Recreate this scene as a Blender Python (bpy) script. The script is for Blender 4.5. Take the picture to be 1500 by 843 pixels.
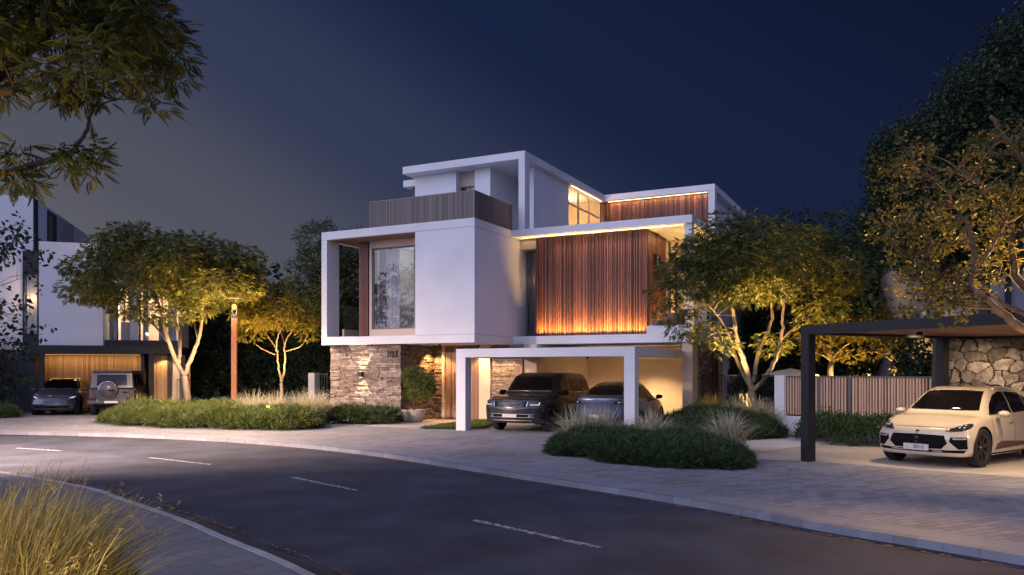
import bpy, bmesh, math, random
import numpy as np
from mathutils import Vector, Matrix, Quaternion
from mathutils.bvhtree import BVHTree
R = math.radians
random.seed(7); rng = np.random.default_rng(11)
for o in list(bpy.data.objects): bpy.data.objects.remove(o)
scn = bpy.context.scene
col = scn.collection
# ------------------------------------------------------------------ camera, sky, sun, exposure
cam = bpy.data.cameras.new('camera'); camo = bpy.data.objects.new('camera', cam); col.objects.link(camo)
camo.location = (0, 0, 1.95); camo.rotation_euler = (R(90), 0, 0)
cam.sensor_width = 36; cam.lens = 28.27; cam.shift_y = 0.081; cam.clip_end = 2000; cam.clip_start = 0.05
scn.camera = camo
world = bpy.data.worlds.new('World'); scn.world = world; world.use_nodes = True
nt = world.node_tree; nt.nodes.clear()
def wn(t, **k):
    n = nt.nodes.new(t)
    for a, b in k.items(): setattr(n, a, b)
    return n
wo = wn('ShaderNodeOutputWorld'); bg = wn('ShaderNodeBackground')
tc = wn('ShaderNodeTexCoord')
def wdot(v):
    d = wn('ShaderNodeVectorMath', operation='DOT_PRODUCT'); nt.links.new(tc.outputs['Generated'], d.inputs[0]); d.inputs[1].default_value = v
    return d.outputs['Value']
def wramp(src, a, b, stops):
    m = wn('ShaderNodeMapRange'); nt.links.new(src, m.inputs[0]); m.inputs[1].default_value = a; m.inputs[2].default_value = b
    r = wn('ShaderNodeValToRGB'); nt.links.new(m.outputs[0], r.inputs[0]); r.color_ramp.interpolation = 'EASE'
    e = r.color_ramp.elements
    while len(e) < len(stops): e.new(.5)
    for i, (p, c) in enumerate(stops): e[i].position = p; e[i].color = (*c, 1)
    return r.outputs[0]
# dusk sky: dark blue to the north-east, greyer low in the west, a bright twilight glow low behind the camera
dusk = wramp(wdot((-1, 0, -1.6)), -1.1, .35, [(0, (.0022, .0062, .027)), (.34, (.0065, .014, .049)), (.58, (.030, .040, .086)), (.80, (.076, .082, .112)), (1, (.122, .118, .138))])
glow = wramp(wdot((-.82, -.54, .18)), .05, 1.0, [(0, (0, 0, 0)), (.35, (.16, .17, .32)), (.7, (.53, .56, .84)), (1, (1.0, 1.01, 1.32))])
back = wramp(wdot((.25, -.94, .22)), -.15, .9, [(0, (0, 0, 0)), (.5, (.075, .095, .21)), (1, (.20, .23, .44))])
sky = wn('ShaderNodeTexSky'); sky.sky_type = 'NISHITA'; sky.sun_disc = False
sky.sun_elevation = R(-3); sky.sun_rotation = R(235); sky.altitude = 0
sks = wn('ShaderNodeVectorMath', operation='SCALE'); nt.links.new(sky.outputs[0], sks.inputs[0]); sks.inputs[3].default_value = .05
gs = wn('ShaderNodeVectorMath', operation='SCALE'); bk = wn('ShaderNodeVectorMath', operation='ADD'); nt.links.new(glow, bk.inputs[0]); nt.links.new(back, bk.inputs[1]); nt.links.new(bk.outputs[0], gs.inputs[0]); gs.inputs[3].default_value = 1.0
a1 = wn('ShaderNodeVectorMath', operation='ADD'); nt.links.new(dusk, a1.inputs[0]); nt.links.new(gs.outputs[0], a1.inputs[1])
a2 = wn('ShaderNodeVectorMath', operation='ADD'); nt.links.new(a1.outputs[0], a2.inputs[0]); nt.links.new(sks.outputs[0], a2.inputs[1])
nt.links.new(a2.outputs[0], bg.inputs[0]); bg.inputs[1].default_value = 1.0
nt.links.new(bg.outputs[0], wo.inputs[0])
sun = bpy.data.lights.new('sun', 'SUN'); sun.energy = .55; sun.angle = R(60); sun.color = (.86, .82, 1)
suno = bpy.data.objects.new('sun', sun); col.objects.link(suno)
suno.rotation_euler = Vector((.80, .56, -.35)).to_track_quat('-Z', 'Y').to_euler()
vs = scn.view_settings; vs.view_transform = 'Standard'; vs.look = 'None'; vs.exposure = 0; vs.gamma = 1; vs.use_curve_mapping = False
scn.render.engine = 'CYCLES'
cy = scn.cycles; cy.use_denoising = True; cy.max_bounces = 6; cy.transparent_max_bounces = 8; cy.sample_clamp_indirect = 4; cy.sample_clamp_direct = 30
cy.caustics_reflective = False; cy.caustics_refractive = False
# ------------------------------------------------------------------ helpers
F = 1178.0; HZ = 543.0; HC = 1.95
def gp(px, py, z=0.0):                                   # point on the ground seen at a place of the survey photo
    Y = F*(HC-z)/(py-HZ); return ((px-750)/F*Y, Y)
def at(px, py, Y): return Vector(((px-750)/F*Y, Y, HC+(HZ-py)/F*Y))
class Fr:
    def __init__(s, ox, oy, ang): s.o = (ox, oy); s.a = ang; s.u = (math.cos(ang), math.sin(ang)); s.v = (-math.sin(ang), math.cos(ang))
    def w(s, u, v): return (s.o[0]+u*s.u[0]+v*s.v[0], s.o[1]+u*s.u[1]+v*s.v[1])
    def uu(s, px, v):
        r = (px-750)/F; X, Y = s.w(0, v); return (r*Y-X)/(s.u[0]-r*s.u[1])
    def vv(s, px, u):
        r = (px-750)/F; X, Y = s.w(u, 0); return (r*Y-X)/(s.v[0]-r*s.v[1])
    def z(s, py, u, v): return HC+(HZ-py)/F*s.w(u, v)[1]
def tag(o, label=None, cat=None, group=None, kind=None):
    if label: o['label'] = label
    if cat: o['category'] = cat
    if group: o['group'] = group
    if kind: o['kind'] = kind
    return o
def empty(name, loc=(0, 0, 0), rz=0, label=None, cat=None, group=None):
    o = bpy.data.objects.new(name, None); col.objects.link(o); o.location = loc; o.rotation_euler = (0, 0, rz); o.empty_display_size = .2
    return tag(o, label, cat, group)
class MB:
    def __init__(s): s.v = []; s.f = []; s.m = []; s.c = []; s.mi = 0; s.col = 1.0
    def add(s, vs, fs, c=None):
        b = len(s.v); s.v += [tuple(p) for p in vs]
        for f in fs: s.f.append([b+i for i in f]); s.m.append(s.mi); s.c.append(s.col if c is None else c)
        return s
    def box(s, x0, x1, y0, y1, z0, z1, c=None):
        if x0 > x1: x0, x1 = x1, x0
        if y0 > y1: y0, y1 = y1, y0
        v = [(x0,y0,z0),(x1,y0,z0),(x1,y1,z0),(x0,y1,z0),(x0,y0,z1),(x1,y0,z1),(x1,y1,z1),(x0,y1,z1)]
        return s.add(v, [(0,3,2,1),(4,5,6,7),(0,1,5,4),(1,2,6,5),(2,3,7,6),(3,0,4,7)], c)
    def hexa(s, v, c=None): return s.add(v, [(0,3,2,1),(4,5,6,7),(0,1,5,4),(1,2,6,5),(2,3,7,6),(3,0,4,7)], c)
    def prism(s, pts, z0, z1, c=None):
        n = len(pts); v = [(x, y, z0) for x, y in pts]+[(x, y, z1) for x, y in pts]
        return s.add(v, [tuple(range(n-1,-1,-1)), tuple(range(n, 2*n))]+[(i,(i+1)%n,n+(i+1)%n,n+i) for i in range(n)], c)
    def tube(s, pts, rad, n=8, c=None, cap=True):
        pts = [Vector(p) for p in pts]; k = len(pts)
        if not hasattr(rad, '__len__'): rad = [rad]*k
        vs = []; up = None
        for i, p in enumerate(pts):
            t = (pts[min(i+1,k-1)]-pts[max(i-1,0)]); t = t.normalized() if t.length > 1e-9 else Vector((0,0,1))
            if up is None: up = t.orthogonal().normalized()
            up = (up-t*up.dot(t)); up = up.normalized() if up.length > 1e-6 else t.orthogonal().normalized()
            w = t.cross(up)
            for j in range(n):
                a = 2*math.pi*j/n; vs.append(p+(up*math.cos(a)+w*math.sin(a))*rad[i])
        fs = [(i*n+j, i*n+(j+1)%n, (i+1)*n+(j+1)%n, (i+1)*n+j) for i in range(k-1) for j in range(n)]
        if cap: fs += [tuple(range(n-1,-1,-1)), tuple((k-1)*n+j for j in range(n))]
        return s.add(vs, fs, c)
    def lathe(s, prof, n=24, loc=(0,0,0), axis='z', c=None):     # prof: (radius, height)
        vs = []
        for r, h in prof:
            for j in range(n):
                a = 2*math.pi*j/n; x, y = r*math.cos(a), r*math.sin(a)
                p = (x, y, h) if axis == 'z' else ((x, h, y) if axis == 'y' else (h, x, y))
                vs.append((p[0]+loc[0], p[1]+loc[1], p[2]+loc[2]))
        k = len(prof)
        fs = [(i*n+j, i*n+(j+1)%n, (i+1)*n+(j+1)%n, (i+1)*n+j) for i in range(k-1) for j in range(n)]
        return s.add(vs, fs, c)
    def build(s, name, mat, parent=None, smooth=False, bevel=0, loc=None, rz=0):
        me = bpy.data.meshes.new(name); me.from_pydata(s.v, [], s.f)
        for m in (mat if isinstance(mat, (list, tuple)) else [mat]): me.materials.append(m)
        me.polygons.foreach_set('material_index', s.m)
        if len(set(s.c)) > 1:
            ca = me.attributes.new('tint', 'FLOAT', 'FACE'); ca.data.foreach_set('value', s.c)
        me.update()
        if smooth:
            me.polygons.foreach_set('use_smooth', [True]*len(me.polygons)); me.set_sharp_from_angle(angle=R(40))
        o = bpy.data.objects.new(name, me); col.objects.link(o)
        if parent: o.parent = parent
        if loc: o.location = loc; o.rotation_euler = (0, 0, rz)
        if bevel:
            bm = bmesh.new(); bm.from_mesh(me); ed = [q for q in bm.edges if len(q.link_faces) == 2 and q.calc_face_angle(0) > .5]
            bmesh.ops.bevel(bm, geom=ed, offset=bevel, offset_type='OFFSET', segments=2, profile=.5, affect='EDGES', clamp_overlap=True); bm.to_mesh(me); bm.free(); me.update()
        return o
def bx(name, mat, parent, x0, x1, y0, y1, z0, z1, bevel=0): return MB().box(x0, x1, y0, y1, z0, z1).build(name, mat, parent, bevel=bevel)
def npmesh(name, V, Fq, mat, parent=None, tint=None, smooth=False):
    V = np.asarray(V, np.float32); Fq = np.asarray(Fq, np.int32); k = Fq.shape[1]
    me = bpy.data.meshes.new(name); me.vertices.add(len(V)); me.vertices.foreach_set('co', V.ravel())
    me.loops.add(Fq.size); me.loops.foreach_set('vertex_index', Fq.ravel())
    me.polygons.add(len(Fq)); me.polygons.foreach_set('loop_start', np.arange(0, Fq.size, k, dtype=np.int32))
    try: me.polygons.foreach_set('loop_total', np.full(len(Fq), k, np.int32))
    except Exception: pass
    if tint is not None:
        a = me.attributes.new('tint', 'FLOAT', 'FACE'); a.data.foreach_set('value', np.asarray(tint, np.float32))
    me.update(calc_edges=True); me.validate()
    if smooth: me.polygons.foreach_set('use_smooth', np.ones(len(me.polygons), bool))
    for m in (mat if isinstance(mat, (list, tuple)) else [mat]): me.materials.append(m)
    o = bpy.data.objects.new(name, me); col.objects.link(o)
    if parent: o.parent = parent
    return o
def text(name, s, size, mat, parent, loc, rot, depth=.01, width=None):
    cu = bpy.data.curves.new(name, 'FONT'); cu.body = s; cu.size = size; cu.extrude = depth; cu.align_x = 'CENTER'; cu.align_y = 'CENTER'
    t = bpy.data.objects.new(name+'_c', cu); col.objects.link(t)
    bpy.context.view_layer.update()
    me = bpy.data.meshes.new_from_object(t.evaluated_get(bpy.context.evaluated_depsgraph_get()))
    bpy.data.objects.remove(t); me.materials.clear(); me.materials.append(mat)
    o = bpy.data.objects.new(name, me); col.objects.link(o); o.parent = parent; o.location = loc; o.rotation_euler = rot
    return o
def light(kind, name, loc, energy, color, parent=None, aim=None, size=.1, size_y=None, angle=60, blend=.5, rot=None, spread=None):
    l = bpy.data.lights.new(name, kind); l.energy = energy; l.color = color
    if kind == 'AREA':
        l.shape = 'RECTANGLE' if size_y else 'SQUARE'; l.size = size
        if size_y: l.size_y = size_y
        if spread: l.spread = R(spread)
    elif kind == 'SPOT': l.spot_size = R(angle); l.spot_blend = blend; l.shadow_soft_size = size
    else: l.shadow_soft_size = size
    o = bpy.data.objects.new(name, l); col.objects.link(o); o.location = loc
    if parent: o.parent = parent
    if aim is not None: o.rotation_euler = (Vector(aim)-Vector(loc)).to_track_quat('-Z', 'Y').to_euler()
    if rot: o.rotation_euler = rot
    return o
WARM = (1, .62, .28); WARM2 = (1, .50, .16); AMB = (1, .56, .14)
# ------------------------------------------------------------------ materials
def mat(name, colr=(.5,.5,.5), rough=.6, metal=0, spec=.5, noise=None, bump=None, tint=None, coat=0, emit=None, estr=0):
    m = bpy.data.materials.new(name); m.use_nodes = True; n = m.node_tree; b = n.nodes['Principled BSDF']
    b.inputs['Base Color'].default_value = (*colr, 1); b.inputs['Roughness'].default_value = rough; b.inputs['Metallic'].default_value = metal
    b.inputs['Specular IOR Level'].default_value = spec; b.inputs['Coat Weight'].default_value = coat; b.inputs['Coat Roughness'].default_value = .04
    if emit: b.inputs['Emission Color'].default_value = (*emit, 1); b.inputs['Emission Strength'].default_value = estr
    src = None
    t = n.nodes.new('ShaderNodeTexCoord')
    if noise:                                       # (scale, detail, low multiplier, high multiplier[, stretch])
        nz = n.nodes.new('ShaderNodeTexNoise'); nz.inputs['Scale'].default_value = noise[0]; nz.inputs['Detail'].default_value = noise[1]
        mp = n.nodes.new('ShaderNodeMapping'); n.links.new(t.outputs['Object'], mp.inputs[0]); n.links.new(mp.outputs[0], nz.inputs['Vector'])
        if len(noise) > 4: mp.inputs['Scale'].default_value = noise[4]
        mr = n.nodes.new('ShaderNodeMapRange'); mr.inputs[1].default_value = .3; mr.inputs[2].default_value = .7; mr.inputs[3].default_value = noise[2]; mr.inputs[4].default_value = noise[3]
        n.links.new(nz.outputs[0], mr.inputs[0]); src = mr.outputs[0]
    if tint:                                        # face attribute 'tint' maps to multiplier range, optional hue to second colour
        at_ = n.nodes.new('ShaderNodeAttribute'); at_.attribute_name = 'tint'
        mr = n.nodes.new('ShaderNodeMapRange'); mr.inputs[3].default_value = tint[0]; mr.inputs[4].default_value = tint[1]
        n.links.new(at_.outputs['Fac'], mr.inputs[0])
        if src:
            mm = n.nodes.new('ShaderNodeMath'); mm.operation = 'MULTIPLY'; n.links.new(src, mm.inputs[0]); n.links.new(mr.outputs[0], mm.inputs[1]); src = mm.outputs[0]
        else: src = mr.outputs[0]
    if src:
        vm = n.nodes.new('ShaderNodeVectorMath'); vm.operation = 'SCALE'; vm.inputs[0].default_value = colr
        if tint and len(tint) > 2:
            mx = n.nodes.new('ShaderNodeMix'); mx.data_type = 'RGBA'; mx.inputs[6].default_value = (*colr, 1); mx.inputs[7].default_value = (*tint[2], 1)
            n.links.new(at_.outputs['Fac'], mx.inputs[0]); n.links.new(mx.outputs[2], vm.inputs[0])
        n.links.new(src, vm.inputs[3]); n.links.new(vm.outputs[0], b.inputs['Base Color'])
    if bump:                                        # (scale, strength, distance[, stretch])
        nz = n.nodes.new('ShaderNodeTexNoise'); nz.inputs['Scale'].default_value = bump[0]; nz.inputs['Detail'].default_value = 8
        mp = n.nodes.new('ShaderNodeMapping'); n.links.new(t.outputs['Object'], mp.inputs[0]); n.links.new(mp.outputs[0], nz.inputs['Vector'])
        if len(bump) > 3: mp.inputs['Scale'].default_value = bump[3]
        bp = n.nodes.new('ShaderNodeBump'); bp.inputs['Strength'].default_value = bump[1]; bp.inputs['Distance'].default_value = bump[2]
        n.links.new(nz.outputs[0], bp.inputs['Height']); n.links.new(bp.outputs[0], b.inputs['Normal'])
    return m
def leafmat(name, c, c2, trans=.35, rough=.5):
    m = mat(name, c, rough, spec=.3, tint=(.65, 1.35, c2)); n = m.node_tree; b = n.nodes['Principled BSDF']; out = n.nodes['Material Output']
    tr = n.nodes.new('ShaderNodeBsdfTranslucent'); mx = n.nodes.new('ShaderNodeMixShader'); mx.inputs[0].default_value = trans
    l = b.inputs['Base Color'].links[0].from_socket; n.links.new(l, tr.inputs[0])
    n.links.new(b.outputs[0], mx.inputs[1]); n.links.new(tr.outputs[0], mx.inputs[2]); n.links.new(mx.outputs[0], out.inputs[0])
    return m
def glassmat(name, tintc=(.9,.93,.95), refl=1.0, rough=.01):
    m = bpy.data.materials.new(name); m.use_nodes = True; n = m.node_tree; n.nodes.clear()
    o = n.nodes.new('ShaderNodeOutputMaterial'); t = n.nodes.new('ShaderNodeBsdfTransparent'); t.inputs[0].default_value = (*tintc, 1)
    g = n.nodes.new('ShaderNodeBsdfGlossy'); g.inputs['Roughness'].default_value = rough
    f = n.nodes.new('ShaderNodeFresnel'); f.inputs[0].default_value = 1.52
    mu = n.nodes.new('ShaderNodeMath'); mu.operation = 'MULTIPLY_ADD'; mu.inputs[1].default_value = 1.5*refl; mu.inputs[2].default_value = .04*refl; mu.use_clamp = True
    n.links.new(f.outputs[0], mu.inputs[0])
    ge = n.nodes.new('ShaderNodeNewGeometry'); sb = n.nodes.new('ShaderNodeMath'); sb.operation = 'SUBTRACT'; sb.inputs[0].default_value = 1; n.links.new(ge.outputs['Backfacing'], sb.inputs[1]); m2 = n.nodes.new('ShaderNodeMath'); m2.operation = 'MULTIPLY'; n.links.new(mu.outputs[0], m2.inputs[0]); n.links.new(sb.outputs[0], m2.inputs[1]); mu = m2
    mx = n.nodes.new('ShaderNodeMixShader'); n.links.new(mu.outputs[0], mx.inputs[0]); n.links.new(t.outputs[0], mx.inputs[1]); n.links.new(g.outputs[0], mx.inputs[2]); n.links.new(mx.outputs[0], o.inputs[0])
    return m
def emat(name, c, s):
    m = bpy.data.materials.new(name); m.use_nodes = True; n = m.node_tree; n.nodes.clear()
    o = n.nodes.new('ShaderNodeOutputMaterial'); e = n.nodes.new('ShaderNodeEmission'); e.inputs[0].default_value = (*c, 1); e.inputs[1].default_value = s
    n.links.new(e.outputs[0], o.inputs[0]); return m
WHITE = mat('white_render', (.68, .69, .72), .75, noise=(.7, 6, .90, 1.04), bump=(90, .15, .004))
CREAM = mat('cream_render', (.62, .52, .42), .8, noise=(1.1, 5, .86, 1.06), bump=(60, .15, .004))
BEIGE = mat('beige_trim', (.50, .41, .34), .6)
TAUPE = mat('taupe_metal', (.17, .145, .14), .5, .2, tint=(.75, 1.3))
BLACK = mat('black_metal', (.010, .010, .012), .5, .1)
CHAR = mat('charcoal_cladding', (.035, .035, .04), .6, noise=(3, 3, .8, 1.1))
WOOD = mat('red_wood', (.115, .036, .024), .45, noise=(6, 6, .55, 1.25, (9, 9, .35)), tint=(.55, 1.5, (.17, .065, .04)), bump=(14, .3, .003, (12, 12, .5)))
WOODL = mat('oak_wood', (.42, .26, .13), .55, noise=(5, 5, .75, 1.2, (9, 9, .4)), tint=(.75, 1.2, (.46, .30, .17)))
WOODG = mat('grey_brown_wood', (.25, .16, .125), .6, noise=(5, 5, .75, 1.2, (9, 9, .4)), tint=(.8, 1.2))
STONE = mat('ledge_stone', (.23, .165, .13), .85, noise=(7, 8, .6, 1.3), tint=(.6, 1.15, (.27, .22, .195)), bump=(22, .7, .02))
ROCK = mat('field_stone', (.26, .21, .17), .85, noise=(9, 8, .5, 1.3), tint=(.16, 1.25, (.36, .32, .28)), bump=(16, .6, .015))
GLASS = glassmat('window_glass')
GLASSL = glassmat('clear_glass', (.95, .95, .93), .22)
GLASSR = glassmat('railing_glass', (.85, .9, .9), .8)
CURT = mat('curtain', (.50, .47, .49), .9)
CURTB = mat('grey_curtain', (.13, .11, .12), .9)
FLOOR = mat('terrace_floor', (.30, .27, .25), .7)
INT = mat('interior_wall', (.55, .45, .36), .8)
LEDM = emat('led_strip', (1, .68, .36), 6)
BULB = emat('lamp_glow', (1, .42, .10), 3)
# ------------------------------------------------------------------ ground, road, pavements
def smooth(pts, k=8):
    out = []
    P = [Vector(p) for p in pts]; n = len(P)
    for i in range(n-1):
        p0, p1, p2, p3 = P[max(i-1,0)], P[i], P[i+1], P[min(i+2,n-1)]
        for j in range(k):
            t = j/k; out.append(tuple(.5*((2*p1)+(p2-p0)*t+(2*p0-5*p1+4*p2-p3)*t*t+(3*p1-p0-3*p2+p3)*t**3)))
    out.append(tuple(P[-1])); return out
def offset(pl, d):
    out = []
    for i, p in enumerate(pl):
        a = Vector(pl[max(i-1,0)]); b = Vector(pl[min(i+1,len(pl)-1)]); t = (b-a).normalized(); out.append((p[0]-t.y*d, p[1]+t.x*d))
    return out
far = smooth([(-60, 22), (-38, 25.6), (-26, 26.6), (-16.4, 25.75), (-9.6, 23.7), (-4.31, 20.2), (.41, 14.85), (2.7, 12.1), (3.95, 10.25), (5.41, 8.4), (9.2, 3.2), (15, -6), (24, -24)])
near = smooth([(-60, 17), (-38, 20.5), (-22, 20.3), (-14, 17.9), (-9.9, 15.5), (-7.15, 13.51), (-5.94, 12.28), (-4.34, 10.59), (-3.32, 9.38), (-1.89, 7.68), (.6, 4.2), (4.5, -2), (12, -18), (16, -30)])
ASPH = mat('asphalt', (.048, .054, .080), .85, spec=.25, noise=(.9, 9, .65, 1.35), bump=(120, .6, .006))
GROUND = mat('soil', (.05, .045, .035), .95, noise=(2, 5, .7, 1.2))
CONC = mat('kerb_concrete', (.24, .25, .29), .75, noise=(1.5, 6, .85, 1.1), bump=(80, .2, .003))
PAD = mat('driveway_concrete', (.44, .39, .34), .75, noise=(.8, 6, .88, 1.08), bump=(70, .2, .003))
PAD2 = mat('light_paving', (.60, .57, .54), .75, noise=(1.2, 5, .9, 1.05))
def paver(name, c1, c2, mortar, w=.2, h=.1, rot=0, scale=1, noise2=(.8, 1.12)):
    m = mat(name, c1, .8); n = m.node_tree; b = n.nodes['Principled BSDF']
    t = n.nodes.new('ShaderNodeTexCoord'); mp = n.nodes.new('ShaderNodeMapping'); mp.inputs['Rotation'].default_value = (0, 0, rot)
    br = n.nodes.new('ShaderNodeTexBrick'); br.inputs['Color1'].default_value = (*c1, 1); br.inputs['Color2'].default_value = (*c2, 1); br.inputs['Mortar'].default_value = (*mortar, 1)
    br.inputs['Scale'].default_value = scale; br.inputs['Mortar Size'].default_value = .006; br.inputs['Brick Width'].default_value = w; br.inputs['Row Height'].default_value = h; br.inputs['Bias'].default_value = -.35; br.inputs['Mortar Smooth'].default_value = .3
    n.links.new(t.outputs['Object'], mp.inputs[0]); n.links.new(mp.outputs[0], br.inputs['Vector'])
    nz = n.nodes.new('ShaderNodeTexNoise'); nz.inputs['Scale'].default_value = .45; nz.inputs['Detail'].default_value = 7; n.links.new(t.outputs['Object'], nz.inputs['Vector'])
    mr = n.nodes.new('ShaderNodeMapRange'); mr.inputs[1].default_value = .3; mr.inputs[2].default_value = .7; mr.inputs[3].default_value = noise2[0]; mr.inputs[4].default_value = noise2[1]; n.links.new(nz.outputs[0], mr.inputs[0])
    vm = n.nodes.new('ShaderNodeVectorMath'); vm.operation = 'SCALE'; n.links.new(br.outputs[0], vm.inputs[0]); n.links.new(mr.outputs[0], vm.inputs[3]); n.links.new(vm.outputs[0], b.inputs['Base Color'])
    n2 = n.nodes.new('ShaderNodeTexNoise'); n2.inputs['Scale'].default_value = 50; n.links.new(t.outputs['Object'], n2.inputs['Vector'])
    ad = n.nodes.new('ShaderNodeMath'); ad.operation = 'MULTIPLY_ADD'; ad.inputs[1].default_value = -2.2; n.links.new(br.outputs['Fac'], ad.inputs[0]); n.links.new(n2.outputs[0], ad.inputs[2])
    bp = n.nodes.new('ShaderNodeBump'); bp.inputs['Strength'].default_value = .5; bp.inputs['Distance'].default_value = .006; n.links.new(ad.outputs[0], bp.inputs['Height']); n.links.new(bp.outputs[0], b.inputs['Normal'])
    return m
PAVE = paver('block_paving', (.30, .29, .31), (.155, .145, .165), (.09, .085, .095), .30, .15, R(-27))
PAVEN = paver('near_paving', (.20, .20, .22), (.15, .15, .17), (.07, .07, .08), .6, .3, R(-52))
def sheet(name, pts, z, m, kind='structure', parent=None):
    bm = bmesh.new(); f = bm.faces.new([bm.verts.new((x, y, z)) for x, y in pts])
    bmesh.ops.triangulate(bm, faces=[f]); bm.normal_update()
    for fc in bm.faces:
        if fc.normal.z < 0: fc.normal_flip()
    me = bpy.data.meshes.new(name); bm.to_mesh(me); bm.free(); me.materials.append(m)
    o = bpy.data.objects.new(name, me); col.objects.link(o)
    if kind: o['kind'] = kind
    return o
def strip(name, a, b, z, m, kind='structure'):
    mb = MB(); n = len(a)
    mb.add([(x, y, z) for x, y in a]+[(x, y, z) for x, y in b], [(i, n+i, n+i+1, i+1) for i in range(n-1)])
    return tag(mb.build(name, m), kind=kind)
def band(name, a, b, z0, z1, m):        # solid band between two lines
    n = len(a); V = [(x, y, z1) for x, y in a]+[(x, y, z1) for x, y in b]+[(x, y, z0) for x, y in a]+[(x, y, z0) for x, y in b]
    fs = []
    for i in range(n-1): fs += [(i, n+i, n+i+1, i+1), (i, i+1, 2*n+i+1, 2*n+i), (n+i+1, n+i, 3*n+i, 3*n+i+1)]
    return MB().add(V, fs).build(name, m)
ZR = -.10
# one ground sheet to the horizon, lowered under the road
ground = sheet('ground', [(-900, -700), (900, -700), (900, 900), (-900, 900)], -.14, GROUND)
strip('road', near, far, ZR, ASPH)
k1 = offset(far, .62); k0 = offset(far, .15)
def kerb(name, a_, b_, z0, z1, m, step=1.0):
    mb = MB(); seg = []; d = 0; 
    for i in range(len(a_)-1):
        l = (Vector(a_[i+1])-Vector(a_[i])).length; k = max(1, round(l/step))
        for j in range(k):
            t0, t1 = (j+.006)/k, (j+1-.006)/k; L_ = lambda P, t: (P[i][0]+(P[i+1][0]-P[i][0])*t, P[i][1]+(P[i+1][1]-P[i][1])*t)
            q = [L_(a_, t0), L_(b_, t0), L_(b_, t1), L_(a_, t1)]; dz = random.uniform(-.003, .003)
            mb.hexa([(*p, z0) for p in q]+[(*p, z1+dz) for p in q], random.random())
    return tag(mb.build(name, m), kind='structure')
CONCK = mat('kerb_stone', (.21, .22, .26), .75, noise=(1.5, 6, .8, 1.1), bump=(80, .2, .003), tint=(.82, 1.1))
kerb('kerb', far, k0, -.13, .0, CONCK)
tag(band('gutter_pavement', k0, k1, -.13, .003, CONC), kind='structure')
n0 = offset(near, -.09)
kerb('kerb', near, n0, -.13, .010, mat('pale_kerb', (.40, .40, .44), .75, noise=(2, 5, .8, 1.1), tint=(.8, 1.1)), .8)
nearfar = [(16, -40), (-60, -40)]
sheet('near_pavement', n0+nearfar, 0.0, PAVEN)
sheet('pavement', k1+[(40, -24), (60, 40), (30, 60), (-70, 60)], 0.0, PAVE)
GUT = mat('gutter_asphalt', (.035, .036, .042), .7, noise=(1, 4, .8, 1.2))
strip('gutter', near, offset(near, .32), ZR+.004, GUT)
# worn edge lines and centre dashes: real paint flakes on the asphalt
def paint(name, line, w, m, gap, s0=0, s1=1e9, wear=.5, scatter=.5):
    mb = MB(); d = 0; L = Vector
    pts = [L(p) for p in line]
    for i in range(len(pts)-1):
        a, b = pts[i], pts[i+1]; t = (b-a); ln = t.length; t = t/ln; nn = L((-t.y, t.x))
        s = 0
        while s < ln:
            D = d+s
            if s0 <= D <= s1:
                for q in range(gap):
                    if random.random() < wear: continue
                    o = (q/gap-.5)*w+random.uniform(-.5, .5)*w*scatter/gap
                    ww = w/gap*random.uniform(.4, 1.05); ll = random.uniform(.03, .11)
                    c = a+t*s+nn*o
                    e = [c+t*random.uniform(-.01,.01), c+t*ll+nn*random.uniform(-.01,.01), c+t*(ll+random.uniform(-.01,.02))+nn*ww, c+t*random.uniform(-.02,.01)+nn*ww]
                    mb.add([(p.x, p.y, ZR+.008) for p in e], [(0,1,2,3)], random.random())
            s += .05
        d += ln
    o = mb.build(name, m); return tag(o, kind='structure')
ORG = mat('orange_paint', (.30, .13, .065), .7, tint=(.5, 1.2))
WPT = mat('white_paint', (.62, .62, .66), .7, tint=(.75, 1.1))
paint('edge_line_paint', offset(far, -.17), .10, ORG, 3, 28, 85, .55)
paint('edge_line_paint', offset(near, .42), .08, ORG, 3, 20, 85, .72)
for a, b in (((-13.04, 21.18), (-11.5, 20.47)), ((-8.5, 18.87), (-6.58, 17.5)), ((-4.19, 15.38), (-2.66, 13.72)), ((-.51, 10.98), (.97, 9.32)), ((3.1, 6.9), (4.4, 5.2)), ((-17.9, 22.7), (-16.2, 22.3))):
    paint('lane_dash_paint', [a, b], .11, WPT, 4, wear=.26, scatter=.4)
# forecourt concrete at the right-hand plot
sheet('driveway', [(4.6, 17.9), (6.25, 17.3), (9.2, 14.7), (13, 11.5), (20, 12), (20, 26), (8.6, 22.8), (6.6, 21.2), (5.3, 19.6)], .004, PAD)
sheet('stepping_path', [(6.0, 21.9), (5.2, 19.9), (5.9, 19.3), (8.6, 21.6), (8.2, 23.4)], .008, PAD2)
# ------------------------------------------------------------------ main villa (frame: u along the front, v inwards)
MH = Fr(-1.33, 28.5, -math.atan2(.4506, .8927))
Q = lambda px, v: MH.uu(px, v)
vil = empty('villa', (-1.33, 28.5, 0), MH.a, 'white three storey villa with red wood screen, stone base and number 103', 'house')
def battens(name, m, parent, axis, a0, a1, fix, z0, z1, pitch=.07, w=.04, d=.045, back=True, jitter=.35, backmat=None, backd=.02):
    mb = MB(); x = a0; s = 1
    while x < a1-w*.5:
        ww = w*random.uniform(.8, 1.2); dd = d*random.uniform(1-jitter, 1.0); c = random.random()
        if axis == 'u': mb.box(x, min(x+ww, a1), fix-dd, fix, z0, z1, c)
        else: mb.box(fix, fix+dd, x, min(x+ww, a1), z0, z1, c)
        x += pitch*random.uniform(.85, 1.15)
    if back:
        if axis == 'u': mb.box(a0, a1, fix+.002, fix+.002+backd, z0, z1, .1)
        else: mb.box(fix-.002-backd, fix-.002, a0, a1, z0, z1, .1)
    return mb.build(name, m, parent)
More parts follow.
